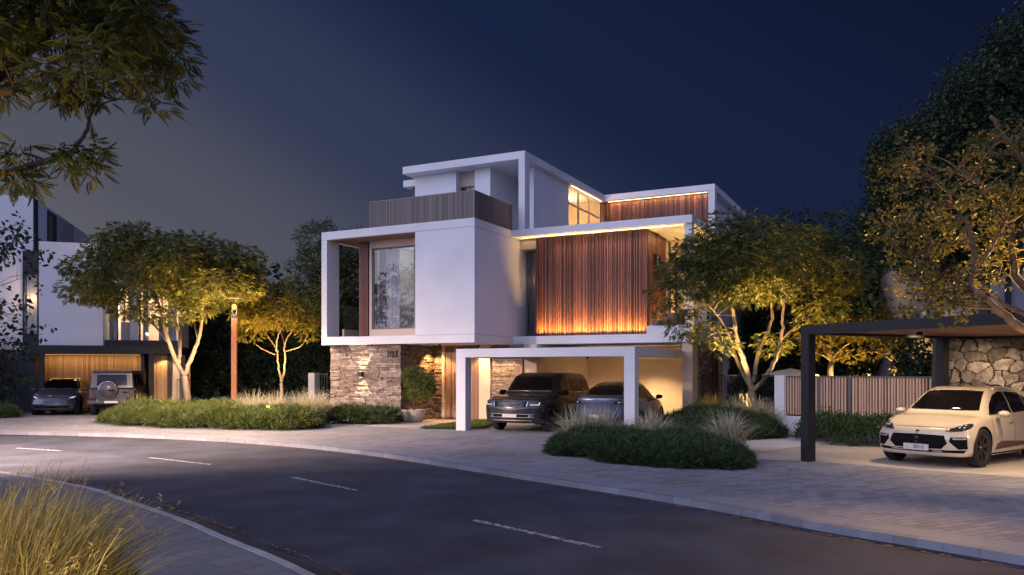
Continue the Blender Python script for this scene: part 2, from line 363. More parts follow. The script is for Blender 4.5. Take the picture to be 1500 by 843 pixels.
def ledge(name, parent, axis, a0, a1, fix, z0, z1, sgn=-1, lo=.05, hi=.12):   # stacked ledge stone, stones are the pattern of one wall face
    mb = MB(); z = z0
    if axis == 'u': mb.box(a0, a1, fix, fix+.1*-sgn, z0, z1, .1)
    else: mb.box(fix, fix-.1*sgn, a0, a1, z0, z1, .1)
    while z < z1-.01:
        h = min(random.uniform(lo, hi), z1-z); x = a0
        while x < a1-.01:
            l = min(random.uniform(.16, .62), a1-x)
            parts = [(z, z+h)] if random.random() > .35 or h < .1 else [(z, z+h*.5), (z+h*.5, z+h)]
            for (p, q) in parts:
                d = random.uniform(.02, .085); d2 = d*random.uniform(.7, 1.15); j = lambda: random.uniform(-.006, .006); g = .004
                X0, X1 = x+g, x+l-g
                if axis == 'u':
                    f = [(X0+j(), fix+sgn*d, p+g+j()), (X1+j(), fix+sgn*d2, p+g+j()), (X1+j(), fix+sgn*d2*.92, q-g+j()), (X0+j(), fix+sgn*d*.92, q-g+j())]
                    bk = [(X0, fix, p+g), (X1, fix, p+g), (X1, fix, q-g), (X0, fix, q-g)]
                else:
                    f = [(fix+sgn*d, X0+j(), p+g+j()), (fix+sgn*d2, X1+j(), p+g+j()), (fix+sgn*d2*.92, X1+j(), q-g+j()), (fix+sgn*d*.92, X0+j(), q-g+j())]
                    bk = [(fix, X0, p+g), (fix, X1, p+g), (fix, X1, q-g), (fix, X0, q-g)]
                c = random.random()
                mb.add(f+bk, [(0,1,2,3), (0,4,5,1), (1,5,6,2), (2,6,7,3), (3,7,4,0)], c)
            x += l
        z += h
    bm_o = mb.build(name, STONE, parent); return bm_o
def curtains(name, parent, m, u0, u1, v, z0, z1, amp=.05, per=.16, axis='u'):
    n = max(8, int((u1-u0)/.03)); V = []; 
    for i in range(n+1):
        t = i/n; u = u0+(u1-u0)*t; w = v+amp*math.sin(u/per*2*math.pi)+amp*.4*math.sin(u*17.3)
        p = (u, w) if axis == 'u' else (w, u)
        V += [(*p, z0), (*p, z1)]
    return MB().add(V, [(2*i, 2*i+2, 2*i+3, 2*i+1) for i in range(n)]).build(name, m, parent, smooth=True)
def window(parent, u0, u1, v, z0, z1, fm=BLACK, mull=(), fw=.05, axis='u', trans=(), gm=None):
    mb = MB(); fd = .08
    def b(a, c, z, y):
        if axis == 'u': mb.box(a, c, v, v+fd, z, y)
        else: mb.box(v, v-fd, a, c, z, y)
    b(u0, u0+fw, z0, z1); b(u1-fw, u1, z0, z1); b(u0+fw, u1-fw, z0, z0+fw); b(u0+fw, u1-fw, z1-fw, z1)
    for k in mull: b(k-fw/2, k+fw/2, z0+fw, z1-fw)
    for k in trans: b(u0+fw, u1-fw, k-fw/2, k+fw/2)
    w = mb.build('window', fm, parent)
    g = MB()
    if axis == 'u': g.box(u0+fw*.5, u1-fw*.5, v+.03, v+.036, z0+fw*.5, z1-fw*.5)
    else: g.box(v-.036, v-.03, u0+fw*.5, u1-fw*.5, z0+fw*.5, z1-fw*.5)
    g.build('pane', gm or GLASS, w); return w
# --- ground floor
ledge('stone_wall', vil, 'u', -6.75, -3.39, .40, 0, 2.94)
ledge('stone_wall', vil, 'v', .42, 2.72, -3.45, 0, 2.94, sgn=1)
bx('rear_wall', CREAM, vil, -6.7, -3.5, .52, 11.5, .001, 2.93)
ledge('stone_wall', vil, 'u', -3.36, -3.0, 2.74, 0, 2.94)
bx('door_frame', BEIGE, vil, -3.0, -2.88, 2.66, 2.85, 0, 2.94)
battens('door', WOODG, vil, 'u', -2.88, -2.30, 2.74, .02, 2.94, .3, .29, .02)
battens('wood_panel', WOODG, vil, 'u', -2.28, -1.30, 2.72, 0, 2.94, .075, .045, .04)
MB().tube([(-2.40, 2.66, .8), (-2.40, 2.66, 1.9)], .015).build('door_handle', BLACK, vil)
bx('pilaster', CREAM, vil, -1.28, -.79, 2.62, 2.9, 0, 2.94)
ledge('stone_wall', vil, 'u', -.78, .50, 2.76, 0, 2.94)
bx('window_trim', WOODG, vil, .50, .60, 2.64, 2.9, 0, 2.94); bx('window_trim', BEIGE, vil, .60, .84, 2.74, 2.9, 0, 2.94)
bx('pilaster', CREAM, vil, .84, 1.17, 2.70, 8.0, 0, 2.94)
bx('garage_wall', CREAM, vil, .80, 6.64, 8.0, 8.2, 0, 2.94)
bx('side_column', CREAM, vil, 6.62, 6.98, 3.15, 8.2, 0, 2.94)
ledge('stone_wall', vil, 'v', 3.9, 5.7, 7.0, 0, 2.94, sgn=1)
battens('wood_panel', WOOD, vil, 'v', 5.75, 6.5, 7.0, 0, 2.94)
bx('side_wall', BLACK, vil, 6.7, 7.02, 6.55, 7.0, .0, 2.93); battens('wood_panel', WOODL, vil, 'v', 7.02, 7.8, 7.0, 0, 2.94)
bx('side_wall', WHITE, vil, 6.7, 7.06, 7.85, 10.2, 0, 2.60); battens('wood_panel', WOODL, vil, 'v', 10.25, 10.9, 7.0, 0, 2.94)
bx('rear_wall', CREAM, vil, 1.2, 6.9, 8.25, 12.2, 0, 2.93)
bx('side_wall', WHITE, vil, 6.75, 7.18, 7.3, 12.6, 2.62, 2.93)
# --- first floor box
bx('floor_slab', WHITE, vil, -6.9, 0, 0, 11.8, 2.94, 3.25, .01)
bx('roof_slab', WHITE, vil, -6.9, 0, 0, 11.8, 7.06, 7.37, .01)
bx('frame_fin', WHITE, vil, -6.9, -6.63, 0, .75, 3.25, 7.06, .006)
bx('front_wall', WHITE, vil, -2.51, -.002, .003, 3.0, 3.25, 7.06)
bx('front_wall', WHITE, vil, -2.4, -.004, 3.0, 4.25, 3.25, 7.06)
for z_ in (3.238, 7.062): MB().box(-2.51, .0015, -.0015, .002, z_, z_+.010).build('seam_strip', TAUPE, vil); MB().box(-.001, .0015, .002, 2.9, z_, z_+.010).build('seam_strip', TAUPE, vil)  # thin taupe strips laid along the slab seams
bx('balcony_floor', FLOOR, vil, -6.60, -5.3, .02, 5.5, 3.25, 3.27)
bx('soffit', WOODG, vil, -6.62, -2.52, .05, 1.0, 7.03, 7.058); bx('soffit', WOODG, vil, -6.62, -5.3, 1.0, 5.5, 7.03, 7.058)
battens('wood_column', WOOD, vil, 'u', -5.75, -5.32, .92, 3.25, 7.03, .06, .045, .04)
bx('wood_core', WOOD, vil, -5.74, -5.33, .96, 1.3, 3.25, 7.03)
bx('window_trim', BEIGE, vil, -5.30, -5.18, .95, 1.1, 3.25, 7.03); bx('window_header', BEIGE, vil, -5.18, -2.51, .93, 1.1, 6.75, 7.03); bx('window_sill', BEIGE, vil, -5.18, -2.51, .90, 1.1, 3.25, 3.56)
window(vil, -5.17, -2.52, 1.0, 3.56, 6.75, TAUPE, (-3.2,))
curtains('curtain', vil, CURTB, -5.1, -4.75, 1.35, 3.3, 6.9, .05, .1); curtains('curtain', vil, CURT, -4.7, -4.15, 1.35, 3.3, 6.9, .05, .12); curtains('curtain', vil, CURT, -3.35, -2.9, 1.35, 3.3, 6.9, .05, .12)
bx('room_wall', INT, vil, -5.2, -2.42, 5.4, 5.5, 3.25, 7.05); bx('room_wall', BEIGE, vil, -5.3, -5.2, 1.35, 5.5, 3.25, 7.03)
bx('balcony_upstand', BEIGE, vil, -6.6, -6.5, .9, 5.4, 3.27, 3.6); bx('glass_railing', GLASSR, vil, -6.565, -6.55, .9, 5.4, 3.6, 4.5); MB().tube([(-6.557, .9, 4.52), (-6.557, 5.4, 4.52)], .018).build('handrail', TAUPE, vil)
bx('balcony_upstand', BEIGE, vil, -6.5, -5.32, 5.3, 5.4, 3.27, 3.6); bx('glass_railing', GLASSR, vil, -6.5, -5.32, 5.36, 5.37, 3.6, 4.5)
light('POINT', 'room_light', (-4.0, 3.2, 6.2), 38, (.80, .88, 1), vil, size=.3)  # added cool fill to brighten panes and curtains, no lamp known in here
# --- first floor wing with the wood screen
bx('floor_slab', WHITE, vil, .003, 7.0, 3.0, 12.6, 2.95, 3.26, .01)
bx('roof_slab', WHITE, vil, .003, 7.03, 2.9, 12.0, 7.10, 7.372, .01)
scr = battens('wood_screen', WOOD, vil, 'u', .79, 5.26, 3.50, 3.27, 7.09, .062, .034, .06, jitter=.5)
bx('screen_edge', WOOD, vil, 5.20, 5.27, 3.53, 3.70, 3.27, 7.09)
battens('wood_screen', WOOD, vil, 'v', 3.72, 5.9, 5.22, 3.27, 7.09, .062, .034, .05)
window(vil, 4.3, 4.9, 5.35, 5.7, 6.3, BLACK, axis='v')
bx('side_wall', CREAM, vil, 5.3, 6.9, 6.4, 6.6, 3.27, 7.09); bx('side_wall', CREAM, vil, 5.0, 5.2, 5.9, 6.5, 3.27, 7.09)
window(vil, 5.5, 6.8, 6.3, 3.4, 6.4, BLACK)
bx('inner_wall', CREAM, vil, 1.0, 5.15, 4.6, 4.7, 3.27, 7.09)
bx('balcony_parapet', WHITE, vil, 5.35, 6.74, 3.06, 3.2, 3.262, 3.55); bx('corner_post', WHITE, vil, 6.74, 6.995, 3.02, 3.3, 3.262, 7.098, .006)
bx('glass_railing', GLASSR, vil, 6.93, 6.945, 3.32, 7.4, 3.5, 4.4); bx('balcony_upstand', WHITE, vil, 6.85, 6.99, 3.32, 7.4, 3.262, 3.5)
bx('side_wall', WHITE, vil, 6.7, 6.99, 7.4, 12.5, 3.262, 7.098)
window(vil, 8.6, 9.8, 6.995, 3.6, 6.5, TAUPE, axis='v')
# recess between the box and the screen
bx('window_header', BEIGE, vil, .004, .79, 3.7, 4.25, 6.72, 7.10); bx('recess_floor', FLOOR, vil, .004, .79, 3.3, 4.2, 3.26, 3.28)
window(vil, .03, .80, 4.2, 3.28, 6.72, TAUPE, (.42,)); curtains('curtain', vil, CURTB, .05, .78, 4.42, 3.28, 6.7, .03, .09)
light('POINT', 'room_light', (.4, 4.32, 5.6), 5, WARM, vil, size=.1)
# warm linear lights
def led(parent, u0, u1, v0, v1, z, down=True):
    bx('led_strip', LEDM, parent, u0, u1, v0, v1, z-.012, z)
led(vil, .3, 6.6, 3.22, 3.25, 7.098)
light('AREA', 'strip_light', (4.0, 3.22, 7.07), 20, WARM, vil, aim=(4.0, 3.42, 6), size=5.0, size_y=.05, spread=70)
light('AREA', 'strip_light', (3.02, 3.35, 3.285), 240, AMB, vil, rot=(R(180-9), 0, 0), size=4.3, size_y=.04, spread=80)
light('AREA', 'strip_light', (5.44, 4.8, 3.30), 90, AMB, vil, rot=(R(180), R(8), 0), size=.06, size_y=2.0, spread=140)
light('AREA', 'strip_light', (6.0, 5.0, 7.05), 30, WARM, vil, rot=(0, 0, 0), size=.9, size_y=2.5)
light('AREA', 'strip_light', (.42, 3.6, 7.06), .8, WARM, vil, rot=(0, 0, 0), size=.7, size_y=.06)
# --- second floor
rail = MB()
def battens2(mb, axis, a0, a1, fix, z0, z1, pitch, w, d):
    x = a0
    while x < a1-w*.5:
        c = random.random()
        if axis == 'u': mb.box(x, x+w, fix, fix+d, z0, z1, c)
        else: mb.box(fix-d, fix, x, x+w, z0, z1, c)
        x += pitch
battens2(rail, 'u', -4.58, -.06, .06, 7.40, 8.34, .048, .030, .03); battens2(rail, 'v', .08, 3.05, -.03, 7.40, 8.34, .048, .030, .03)
rail.box(-4.6, -.03, .05, .10, 8.34, 8.37, .6).box(-.075, -.03, .10, 3.05, 8.34, 8.37, .6).box(-4.6, -.06, .055, .095, 7.37, 7.40, .5).box(-.07, -.03, .1, 3.05, 7.37, 7.4, .5)
for k in range(6): u = -4.6+k*.906; rail.box(u, u+.04, .045, .10, 7.37, 8.34, .9)
rail.box(-4.58, -.05, .10, .11, 7.39, 8.34, .15).box(-.09, -.08, .1, 3.05, 7.39, 8.34, .15)
rail.build('terrace_railing', TAUPE, vil)
bx('roof_slab', WHITE, vil, -5.17, .5, 3.06, 12.2, 10.14, 10.44, .01)
bx('roof_slab', WHITE, vil, .502, 5.8, 11.9, 19.2, 10.14, 10.438, .01)
bx('corner_post', WHITE, vil, .22, .495, 3.07, 3.5, 7.372, 10.139, .006)
w0 = Q(608, 3.6); w1 = Q(668, 3.6); w2 = Q(699, 3.6); w3 = Q(718, 3.6)
bx('upper_wall', WHITE, vil, w0, w1, 3.6, 7.0, 7.371, 10.14)
bx('upper_wall', WHITE, vil, w2-.12, w3, 3.6, 6.5, 7.371, 10.14)
bx('window_header', BEIGE, vil, w1+.002, w2-.122, 3.95, 4.1, 9.55, 10.14)
window(vil, w1+.01, w2-.13, 4.0, 7.4, 9.55, TAUPE, ((w1+w2)/2-.1,)); curtains('curtain', vil, CURTB, w1+.05, w2-.15, 4.2, 7.4, 9.5, .02, .08)
bx('upper_wall', WHITE, vil, w3+.002, .3, 6.2, 6.4, 7.371, 10.14)
bx('upper_wall', WHITE, vil, -4.8, .28, 6.5, 6.6, 7.373, 10.138)
vA = MH.vv(782, .3); vB = MH.vv(833, .3)
bx('upper_wall', WHITE, vil, .10, .30, vA, vB, 7.371, 10.14)
window(vil, vB+.02, 11.95, .26, 7.5, 10.1, BEIGE, (vB+1.3, vB+2.6), .07, axis='v', trans=(9.35,), gm=GLASSL)
bx('room_wall', INT, vil, -3.4, -3.3, vB-1, 12.2, 7.39, 10.1); bx('room_wall', INT, vil, -3.3, .1, 12.1, 12.2, 7.39, 10.13); bx('room_wall', INT, vil, -3.3, .08, vB-1.1, vB-1, 7.39, 10.13)
bx('room_floor', WOODL, vil, -3.3, .2, vB-1, 12.1, 7.374, 7.39)
MB().lathe([(.16, 0), (.2, .28), (.16, .3)], 16, (-.7, vB+1.6, 8.2)).lathe([(.02, -.8), (.02, 0)], 8, (-.7, vB+1.6, 8.2)).build('room_lamp', emat('shade_glow', (1, .72, .42), 5), vil)
MB().lathe([(.16, 0), (.2, .28), (.16, .3)], 16, (-.9, vB+2.9, 8.2)).lathe([(.02, -.8), (.02, 0)], 8, (-.9, vB+2.9, 8.2)).build('room_lamp', emat('shade_glow', (1, .72, .42), 5), vil)
light('POINT', 'room_light', (-.9, 10.3, 9.3), 210, WARM, vil, size=.3)
battens('wood_screen', WOOD, vil, 'u', .2, 5.45, 12.3, 7.38, 10.13, .075, .05, .05)
bx('upper_wall', WOOD, vil, .2, 5.4, 12.33, 12.5, 7.38, 10.13)
bx('corner_post', WHITE, vil, 5.5, 5.795, 11.91, 12.3, 7.372, 10.139, .006)
bx('upper_wall', WHITE, vil, 5.3, 5.5, 13.2, 19.0, 7.371, 10.14)
bx('rear_block', WHITE, vil, 1.0, 6.9, 12.61, 19.0, 0, 7.36)
bx('terrace_floor', FLOOR, vil, .6, 6.9, 3.1, 11.9, 7.373, 7.39)
bx('roof_slab', WHITE, vil, -5.78, -4.84, 4.0, 8.0, 9.85, 10.13)
bx('wood_column', WOOD, vil, -5.5, -5.25, 4.3, 4.5, 7.371, 9.85)
led(vil, .6, 5.4, 12.12, 12.15, 10.138); light('AREA', 'strip_light', (3.0, 12.08, 10.1), 40, WARM, vil, aim=(3, 12.3, 9), size=4.8, size_y=.05)
led(vil, .32, .36, vB+.2, 11.9, 10.138); light('AREA', 'strip_light', (.38, 10, 10.1), 9, WARM, vil, rot=(0, R(-10), 0), size=.05, size_y=3.5)
# entrance lights
light('SPOT', 'porch_downlight', (-3.0, 2.1, 2.84), 300, WARM2, vil, aim=(-3.1, 2.6, 0), angle=110, size=.03)
light('SPOT', 'porch_downlight', (-1.05, 2.2, 2.84), 260, WARM, vil, aim=(-1.05, 2.6, 0), angle=100, size=.03)
light('SPOT', 'porch_downlight', (.0, 2.0, 2.6), 150, WARM, vil, aim=(.0, 2.8, 0), angle=110, size=.03)
for u, v in ((-3.0, 2.1), (-1.05, 2.2), (-4.6, .2), (-2.2, 1.2)): MB().lathe([(0, 2.87), (.05, 2.87), (.05, 2.939)], 12, (u, v, 0)).build('porch_downlight_body', BLACK, vil)
text('house_number', '103', .34, BLACK, vil, (-3.76, .285, 2.56), (R(90), 0, 0), .02)
# pots and planter on the wing balcony
TERRA = mat('brown_planter', (.22, .12, .08), .7)
pl = empty('balcony_planter', (*MH.w(6.2, 3.6), 3.262), MH.a, 'brown box planter on the balcony corner beside the wood screen', 'planter')
bx('planter_box', TERRA, pl, -.35, .35, -.25, .25, 0, .75, .02)
pl2 = empty('balcony_pot', (*MH.w(5.62, 3.5), 3.262), MH.a, 'small dark cylindrical pot beside the brown planter on the balcony', 'pot')
MB().lathe([(0, 0), (.16, 0), (.22, .5), (.19, .5), (.17, .42), (0, .42)], 20).build('pot_body', mat('dark_pot', (.09, .075, .08), .6), pl2, smooth=True)
# --- wall lamp
wl = empty('wall_lamp', (*MH.w(-5.15, .29), 1.69), MH.a, 'small black up and down wall lamp on the stone wall left of the number', 'lamp')
bx('lamp_body', BLACK, wl, -.085, .085, -.17, -.005, 0, .22, .005)
LENS = emat('lens', (1, .85, .6), 8)
for z_ in (.221, -.006): bx('lamp_lens', LENS, wl, -.05, .05, -.13, -.05, z_, z_+.005)
light('SPOT', 'lamp_beam', (0, -.10, .235), 260, (1, .82, .55), wl, aim=(0, .05, .60), angle=76, blend=.25, size=.01)
light('SPOT', 'lamp_beam', (0, -.10, -.015), 190, (1, .82, .55), wl, aim=(0, .05, -.38), angle=72, blend=.25, size=.01)
# --- carport
cp = empty('carport', (-1.33, 28.5, 0), MH.a, 'white flat roofed open carport over two parked cars before the villa', 'carport')
bx('post', WHITE, cp, .61, .96, -2.3, -1.93, 0, 2.37, .006); bx('post', WHITE, cp, 6.33, 6.66, -2.3, -1.93, 0, 2.37, .006)
bx('beam', WHITE, cp, .61, 6.66, -2.3, -1.93, 2.371, 2.65, .006); bx('beam', WHITE, cp, 6.33, 6.658, -1.928, 3.1, 2.373, 2.648, .006); bx('beam', WHITE, cp, .612, .93, -1.928, 2.6, 2.373, 2.648, .006)
bx('roof', WHITE, cp, .935, 6.325, -1.925, 6.0, 2.50, 2.60)
for i, (u, v) in enumerate(((2.0, .3), (2.6, 4.3), (4.6, .2), (4.2, 4.6), (5.9, 5.4))):
    d = MB().lathe([(0, 2.41), (.05, 2.41), (.05, 2.499), (0, 2.499)], 12, (u, v, 0)).build('downlight', BLACK, cp)
for u, v, e in ((2.4, 6.0, 560), (4.2, 6.3, 600), (5.6, 5.9, 180), (3.0, 1.2, 60)):
    light('SPOT', 'carport_light', (u, v, 2.40), e, WARM, cp, aim=(u, v+.35, 0), angle=125, blend=.8, size=.06)
# ------------------------------------------------------------------ neighbouring house on the left
LH = Fr(-21.09, 36.0, math.atan2(.28, .96))
lq = lambda px, v: LH.uu(px, v)
lh = empty('neighbour_house', (-21.09, 36, 0), LH.a, 'white modern house at the left with black trimmed carport and oak slat garage', 'house')
u57, u151 = lq(57, 0), lq(151, 0)
bx('upper_box', WHITE, lh, u57, u151, 0, 6, 3.08, 7.73, .01)
bx('tower', WHITE, lh, -9, -.78, 1.8, 13.0, 2.9, 10.07, .01)
bx('ground_wall', CHAR, lh, -9, -.8, 1.9, 9, 0, 2.89)
v = lambda px: LH.vv(px, -.78)
bx('window_slot', BLACK, lh, -.80, -.74, v(49.5), v(54.5), 7.6, 10.0)
bx('window_slot', BLACK, lh, -.80, -.74, v(69), v(82), 7.7, 9.9)
bx('window_blind', CURTB, lh, -.74, -.72, v(70), v(75), 7.9, 9.7)
battens('side_cladding', mat('pale_cladding', (.40, .37, .35), .6), lh, 'v', v(83), v(107), -.77, 7.74, 10.0, .35, .32, .03)
bx('corner_trim', WHITE, lh, -.85, -.70, 13.002, 13.3, 7.0, 10.0)
# projecting black framed window
a, b = lq(33, .5), lq(56.5, .5)
bx('window_header', BLACK, lh, a, b, .5, 1.79, 6.35, 7.35); bx('window_sill', BLACK, lh, a, b, .5, 1.79, 3.1, 3.55)
window(lh, a, b, .5, 3.552, 6.348, BLACK, fw=.06)
curtains('curtain', lh, CURT, a+.06, b-.06, 1.0, 3.6, 6.3, .05, .2)
light('POINT', 'room_light', ((a+b)/2, 1.35, 5.6), 40, WARM, lh, size=.2); light('POINT', 'room_light', ((a+b)/2, .74, 5.2), 22, WARM, lh, size=.2)
bx('window_slot', CHAR, lh, a-.3, a-.05, 1.7, 1.79, 2.9, 7.3)
# glazed part right of the box
ua, ub, uc, ud = lq(153, 1.2), lq(191, 1.2), lq(204, 1.2), lq(264, 1.2)
bx('floor_slab', BLACK, lh, u57, lq(262, 0), .1, 7, 2.75, 3.079); bx('balcony_upstand', BLACK, lh, u151+.05, ud, .15, .3, 3.08, 3.35)
bx('roof_slab', WHITE, lh, u151+.004, ud, .3, 7, 7.3, 7.72)
window(lh, ua-.1, ub, 1.2, 3.1, 7.3, BLACK, ((ua+ub)/2,)); bx('wall_pier', WHITE, lh, ub+.002, uc, 1.0, 1.6, 3.08, 7.3); window(lh, uc+.002, ud, 1.2, 3.1, 7.3, BLACK, (uc+1.0,))
bx('room_wall', INT, lh, u151+.1, ud, 5.0, 5.1, 3.1, 7.3); bx('room_wall', INT, lh, ud-.1, ud, 1.4, 5, 3.1, 7.3); bx('room_ceiling', INT, lh, u151+.1, ud-.1, 1.3, 5, 5.9, 6.0)
curtains('curtain', lh, CURT, ua+.1, ua+.5, 1.6, 3.1, 5.9, .05, .13); curtains('curtain', lh, CURT, uc+.1, uc+.35, 1.6, 3.1, 5.9, .05, .13); curtains('curtain', lh, CURT, ud-.6, ud-.2, 1.6, 3.1, 5.9, .05, .13)
MB().box(ua+.5, ua+1.3, 2.4, 2.9, 3.1, 4.3).box(uc+.7, uc+.95, 2.4, 2.9, 3.1, 4.6).build('room_furniture', CHAR, lh)
light('POINT', 'room_light', ((ua+ub)/2, 3.0, 5.2), 260, WARM, lh, size=.3); light('POINT', 'room_light', ((uc+ud)/2, 3.0, 5.2), 260, (1, .8, .6), lh, size=.3)
# carport and garage
g0, g1 = lq(65, 3.0), lq(219, 3.0)
bx('carport_beam', BLACK, lh, lq(36, 0), lq(262, 0), -.25, .0, 2.72, 3.07); bx('carport_roof', BLACK, lh, lq(36, 0), lq(262, 0), .09, 4.0, 2.72, 2.749)
bx('carport_post', BLACK, lh, lq(57, -.2), lq(64, -.2), -.24, 0, 0, 2.72); bx('carport_post', BLACK, lh, lq(218, -.2), lq(225, -.2), -.24, 0, 0, 2.72)
battens('garage_door', WOODL, lh, 'u', g0, g1, 3.0, .02, 2.68, .11, .085, .03)
bx('garage_side', CHAR, lh, g0-1.2, g0, 1.5, 3.2, 0, 2.7); bx('garage_side', CHAR, lh, g1, g1+.15, .3, 3.2, 0, 2.7)
bx('led_strip', emat('dim_led', (1, .5, .2), 1.2), lh, g0, g1, 2.5, 2.53, 2.70, 2.715); light('AREA', 'strip_light', ((g0+g1)/2, 2.5, 2.66), 30, (1, .60, .26), lh, aim=((g0+g1)/2, 3.0, .9), size=g1-g0, size_y=.06)
battens('wood_panel', WOODL, lh, 'u', lq(226, .6), lq(245, .6), .6, 0, 2.7, .11, .085, .03)
bx('garage_side', BLACK, lh, lq(245.3, .6), lq(252, .6), .55, .8, 0, 2.72); bx('side_wall', CREAM, lh, lq(252.3, .6), lq(263, .6), .6, 3, 0, 2.72)
light('SPOT', 'porch_light', (lq(240, .2), .25, 2.6), 90, WARM, lh, aim=(lq(240, .4), .5, 0), angle=120, size=.03)
gt = empty('side_gate', (*LH.w(lq(259, .3), .3), 0), LH.a, 'narrow black bar gate right of the left house, behind the forked tree', 'gate')
mb = MB(); 
for k in range(6): mb.box(k*.11, k*.11+.02, 0, .02, .1, 1.5)
mb.box(0, .6, -.005, .025, 1.5, 1.54).box(0, .6, -.005, .025, .06, .1); mb.build('gate_bars', BLACK, gt)
bx('gate_post', mat('orange_post', (.35, .16, .07), .6), gt, .5, .58, .1, .18, 0, 2.6)
# ------------------------------------------------------------------ house on the right, behind the pergola
RGREY = mat('rear_grey_render', (.26, .25, .28), .8, noise=(1, 4, .9, 1.05))
rh = empty('rear_house', (13.5, 27, 0), R(-12), 'grey white house behind the right-hand pergola with tall narrow windows', 'house')
bx('front_wall', RGREY, rh, .0, 1.35, 0, 7, 0, 6.0, .01); bx('front_wall', RGREY, rh, 2.25, 9, .1, 7, 0, 6.6, .01); bx('spandrel', CHAR, rh, 1.352, 2.248, .3, .5, 0, 2.9); bx('spandrel', CHAR, rh, 1.352, 2.248, .3, .5, 5.6, 5.9)
window(rh, 1.36, 2.24, .35, 2.9, 5.6, BLACK, (1.62, 1.95), .1); bx('window_blind', CURT, rh, 1.36, 2.24, 1.2, 1.25, 2.9, 5.6); light('POINT', 'room_light', (1.8, .8, 5.0), 9, (.85, .9, 1), rh, size=.2)
bx('corner_post', BLACK, rh, 2.8, 2.95, .0, .095, 0, 7)
# ------------------------------------------------------------------ fences
def barfence(name, p0, p1, z0, z1, label, base=None):
    a, b = Vector(p0), Vector(p1); L = (b-a).length; e = empty(name, (*p0, 0), math.atan2(b.y-a.y, b.x-a.x), label, 'fence')
    mb = MB(); x = .06
    while x < L: mb.box(x, x+.018, .0, .018, z0, z1-.03); x += .115
    mb.build('bars', BLACK, e); MB().box(0, L, -.01, .03, z1-.03, z1).build('top_rail', BLACK, e); MB().box(0, L, -.01, .03, z0, z0+.03).build('bottom_rail', BLACK, e)
    if base: bx('plinth', base, e, 0, L, -.08, .12, 0, z0-.02)
    return e
barfence('bar_fence', (6.75, 29.2), (8.28, 25.1), .72, 1.80, 'black vertical bar fence on a low beige plinth between the villa and white post', BEIGE)
barfence('bar_fence', (-7.55, 31.25), (-7.12, 31.1), .1, 1.83, 'short black bar fence just left of the stone wall', None)
gp_ = empty('gate_pillar', (-7.86, 31.0, 0), MH.a, 'plain grey pillar at the end of the short fence left of the stone wall', 'pillar'); bx('pillar_body', mat('grey_render', (.20, .20, .22), .7), gp_, 0, .31, 0, .31, 0, 1.85, .01)
FEW = mat('pinkish_slat_wood', (.58, .38, .26), .6, noise=(5, 5, .8, 1.15, (9, 9, .4)), tint=(.85, 1.15)); DK = mat('dark_backing', (.03, .022, .02), .8)
RF = Fr(8.37, 24.97, math.atan2(-.83, .55)); fe = empty('slat_fence', (8.37, 24.97, 0), RF.a, 'long fence of pinkish wood slats on a low white wall behind the cream car', 'fence')
rq = lambda px, v=0: RF.uu(px, v)
U = {p: rq(p) for p in (1138, 1152, 1197, 1202, 1242, 1247, 1376)}
bx('end_post', WHITE, fe, U[1138], U[1152], -.12, .25, 0, 1.80, .006)
bx('low_wall', WHITE, fe, U[1152]+.002, U[1197], -.05, .2, 0, .56, .006); bx('low_wall', WHITE, fe, U[1247], U[1376], -.05, .2, 0, .56, .006)
def slats(nm, u0, u1, z0, z1):
    o = battens(nm, FEW, fe, 'u', u0, u1, .05, z0, z1, .092, .050, .05, back=False, jitter=.1); bx('panel_backing', DK, o, u0, u1, .054, .07, z0, z1); return o
slats('slat_panel', U[1152]+.03, U[1197], .6, 1.75); slats('slat_panel', U[1247]+.03, U[1376], .6, 1.75); slats('gate_panel', U[1202], U[1242], .08, 1.75)
MB().box(U[1152], U[1197], 0, .08, .561, .6).build('frame_rail', BLACK, fe); MB().box(U[1247], U[1376], 0, .08, .561, .6).build('frame_rail', BLACK, fe); MB().box(U[1152], U[1376], -.02, .08, 1.75, 1.79).build('frame_rail', TAUPE, fe)
for p in (U[1197], U[1242]): bx('frame_post', TAUPE, fe, p+.003, p+.11, -.012, .075, 0, 1.749)
for p, q in ((U[1152], -.03),): bx('frame_post', TAUPE, fe, p+.003, p+.028, -.01, .075, .6, 1.749)
# ------------------------------------------------------------------ black pergola on the right
PA = Vector((6.36, 17.27)); e1 = Vector((.465, -.885)); e2 = Vector((.885, .466))
pg = empty('black_pergola', (6.36, 17.27, 0), math.atan2(e2.y, e2.x), 'black steel pergola with flat roof over the cream car', 'pergola')   # local x = e2, local y = -e1
def soffitmat():
    return mat('soffit_wood', (.20, .10, .07), .6, noise=(2, 4, .7, 1.2, (.3, 4, 1)))
bx('beam', BLACK, pg, -.11, 8, -.11, .11, 2.72, 2.92); bx('beam', BLACK, pg, -.11, .11, -6.6, -.112, 2.722, 2.918); bx('beam', BLACK, pg, -.11, 8, -6.8, -6.602, 2.72, 2.92)
bx('roof', BLACK, pg, .112, 7.99, -6.6, -.112, 2.80, 2.90); bx('soffit', soffitmat(), pg, .112, 7.99, -6.598, -.114, 2.775, 2.799)
bx('post', BLACK, pg, -.105, .105, -.105, .105, 0, 2.72); bx('post', BLACK, pg, 4.43, 4.65, -.10, .10, 0, 2.719)
for x, y in ((2.0, -1.2), (2.4, -3.4), (5.2, -1.6)): MB().lathe([(0, 2.70), (.06, 2.70), (.06, 2.774), (0, 2.774)], 12, (x, y, 0)).build('downlight', BLACK, pg)
light('SPOT', 'pergola_light', (2.0, -1.2, 2.68), 240, (1, .70, .42), pg, aim=(2.2, -1.6, 0), angle=140, blend=.9, size=.08)
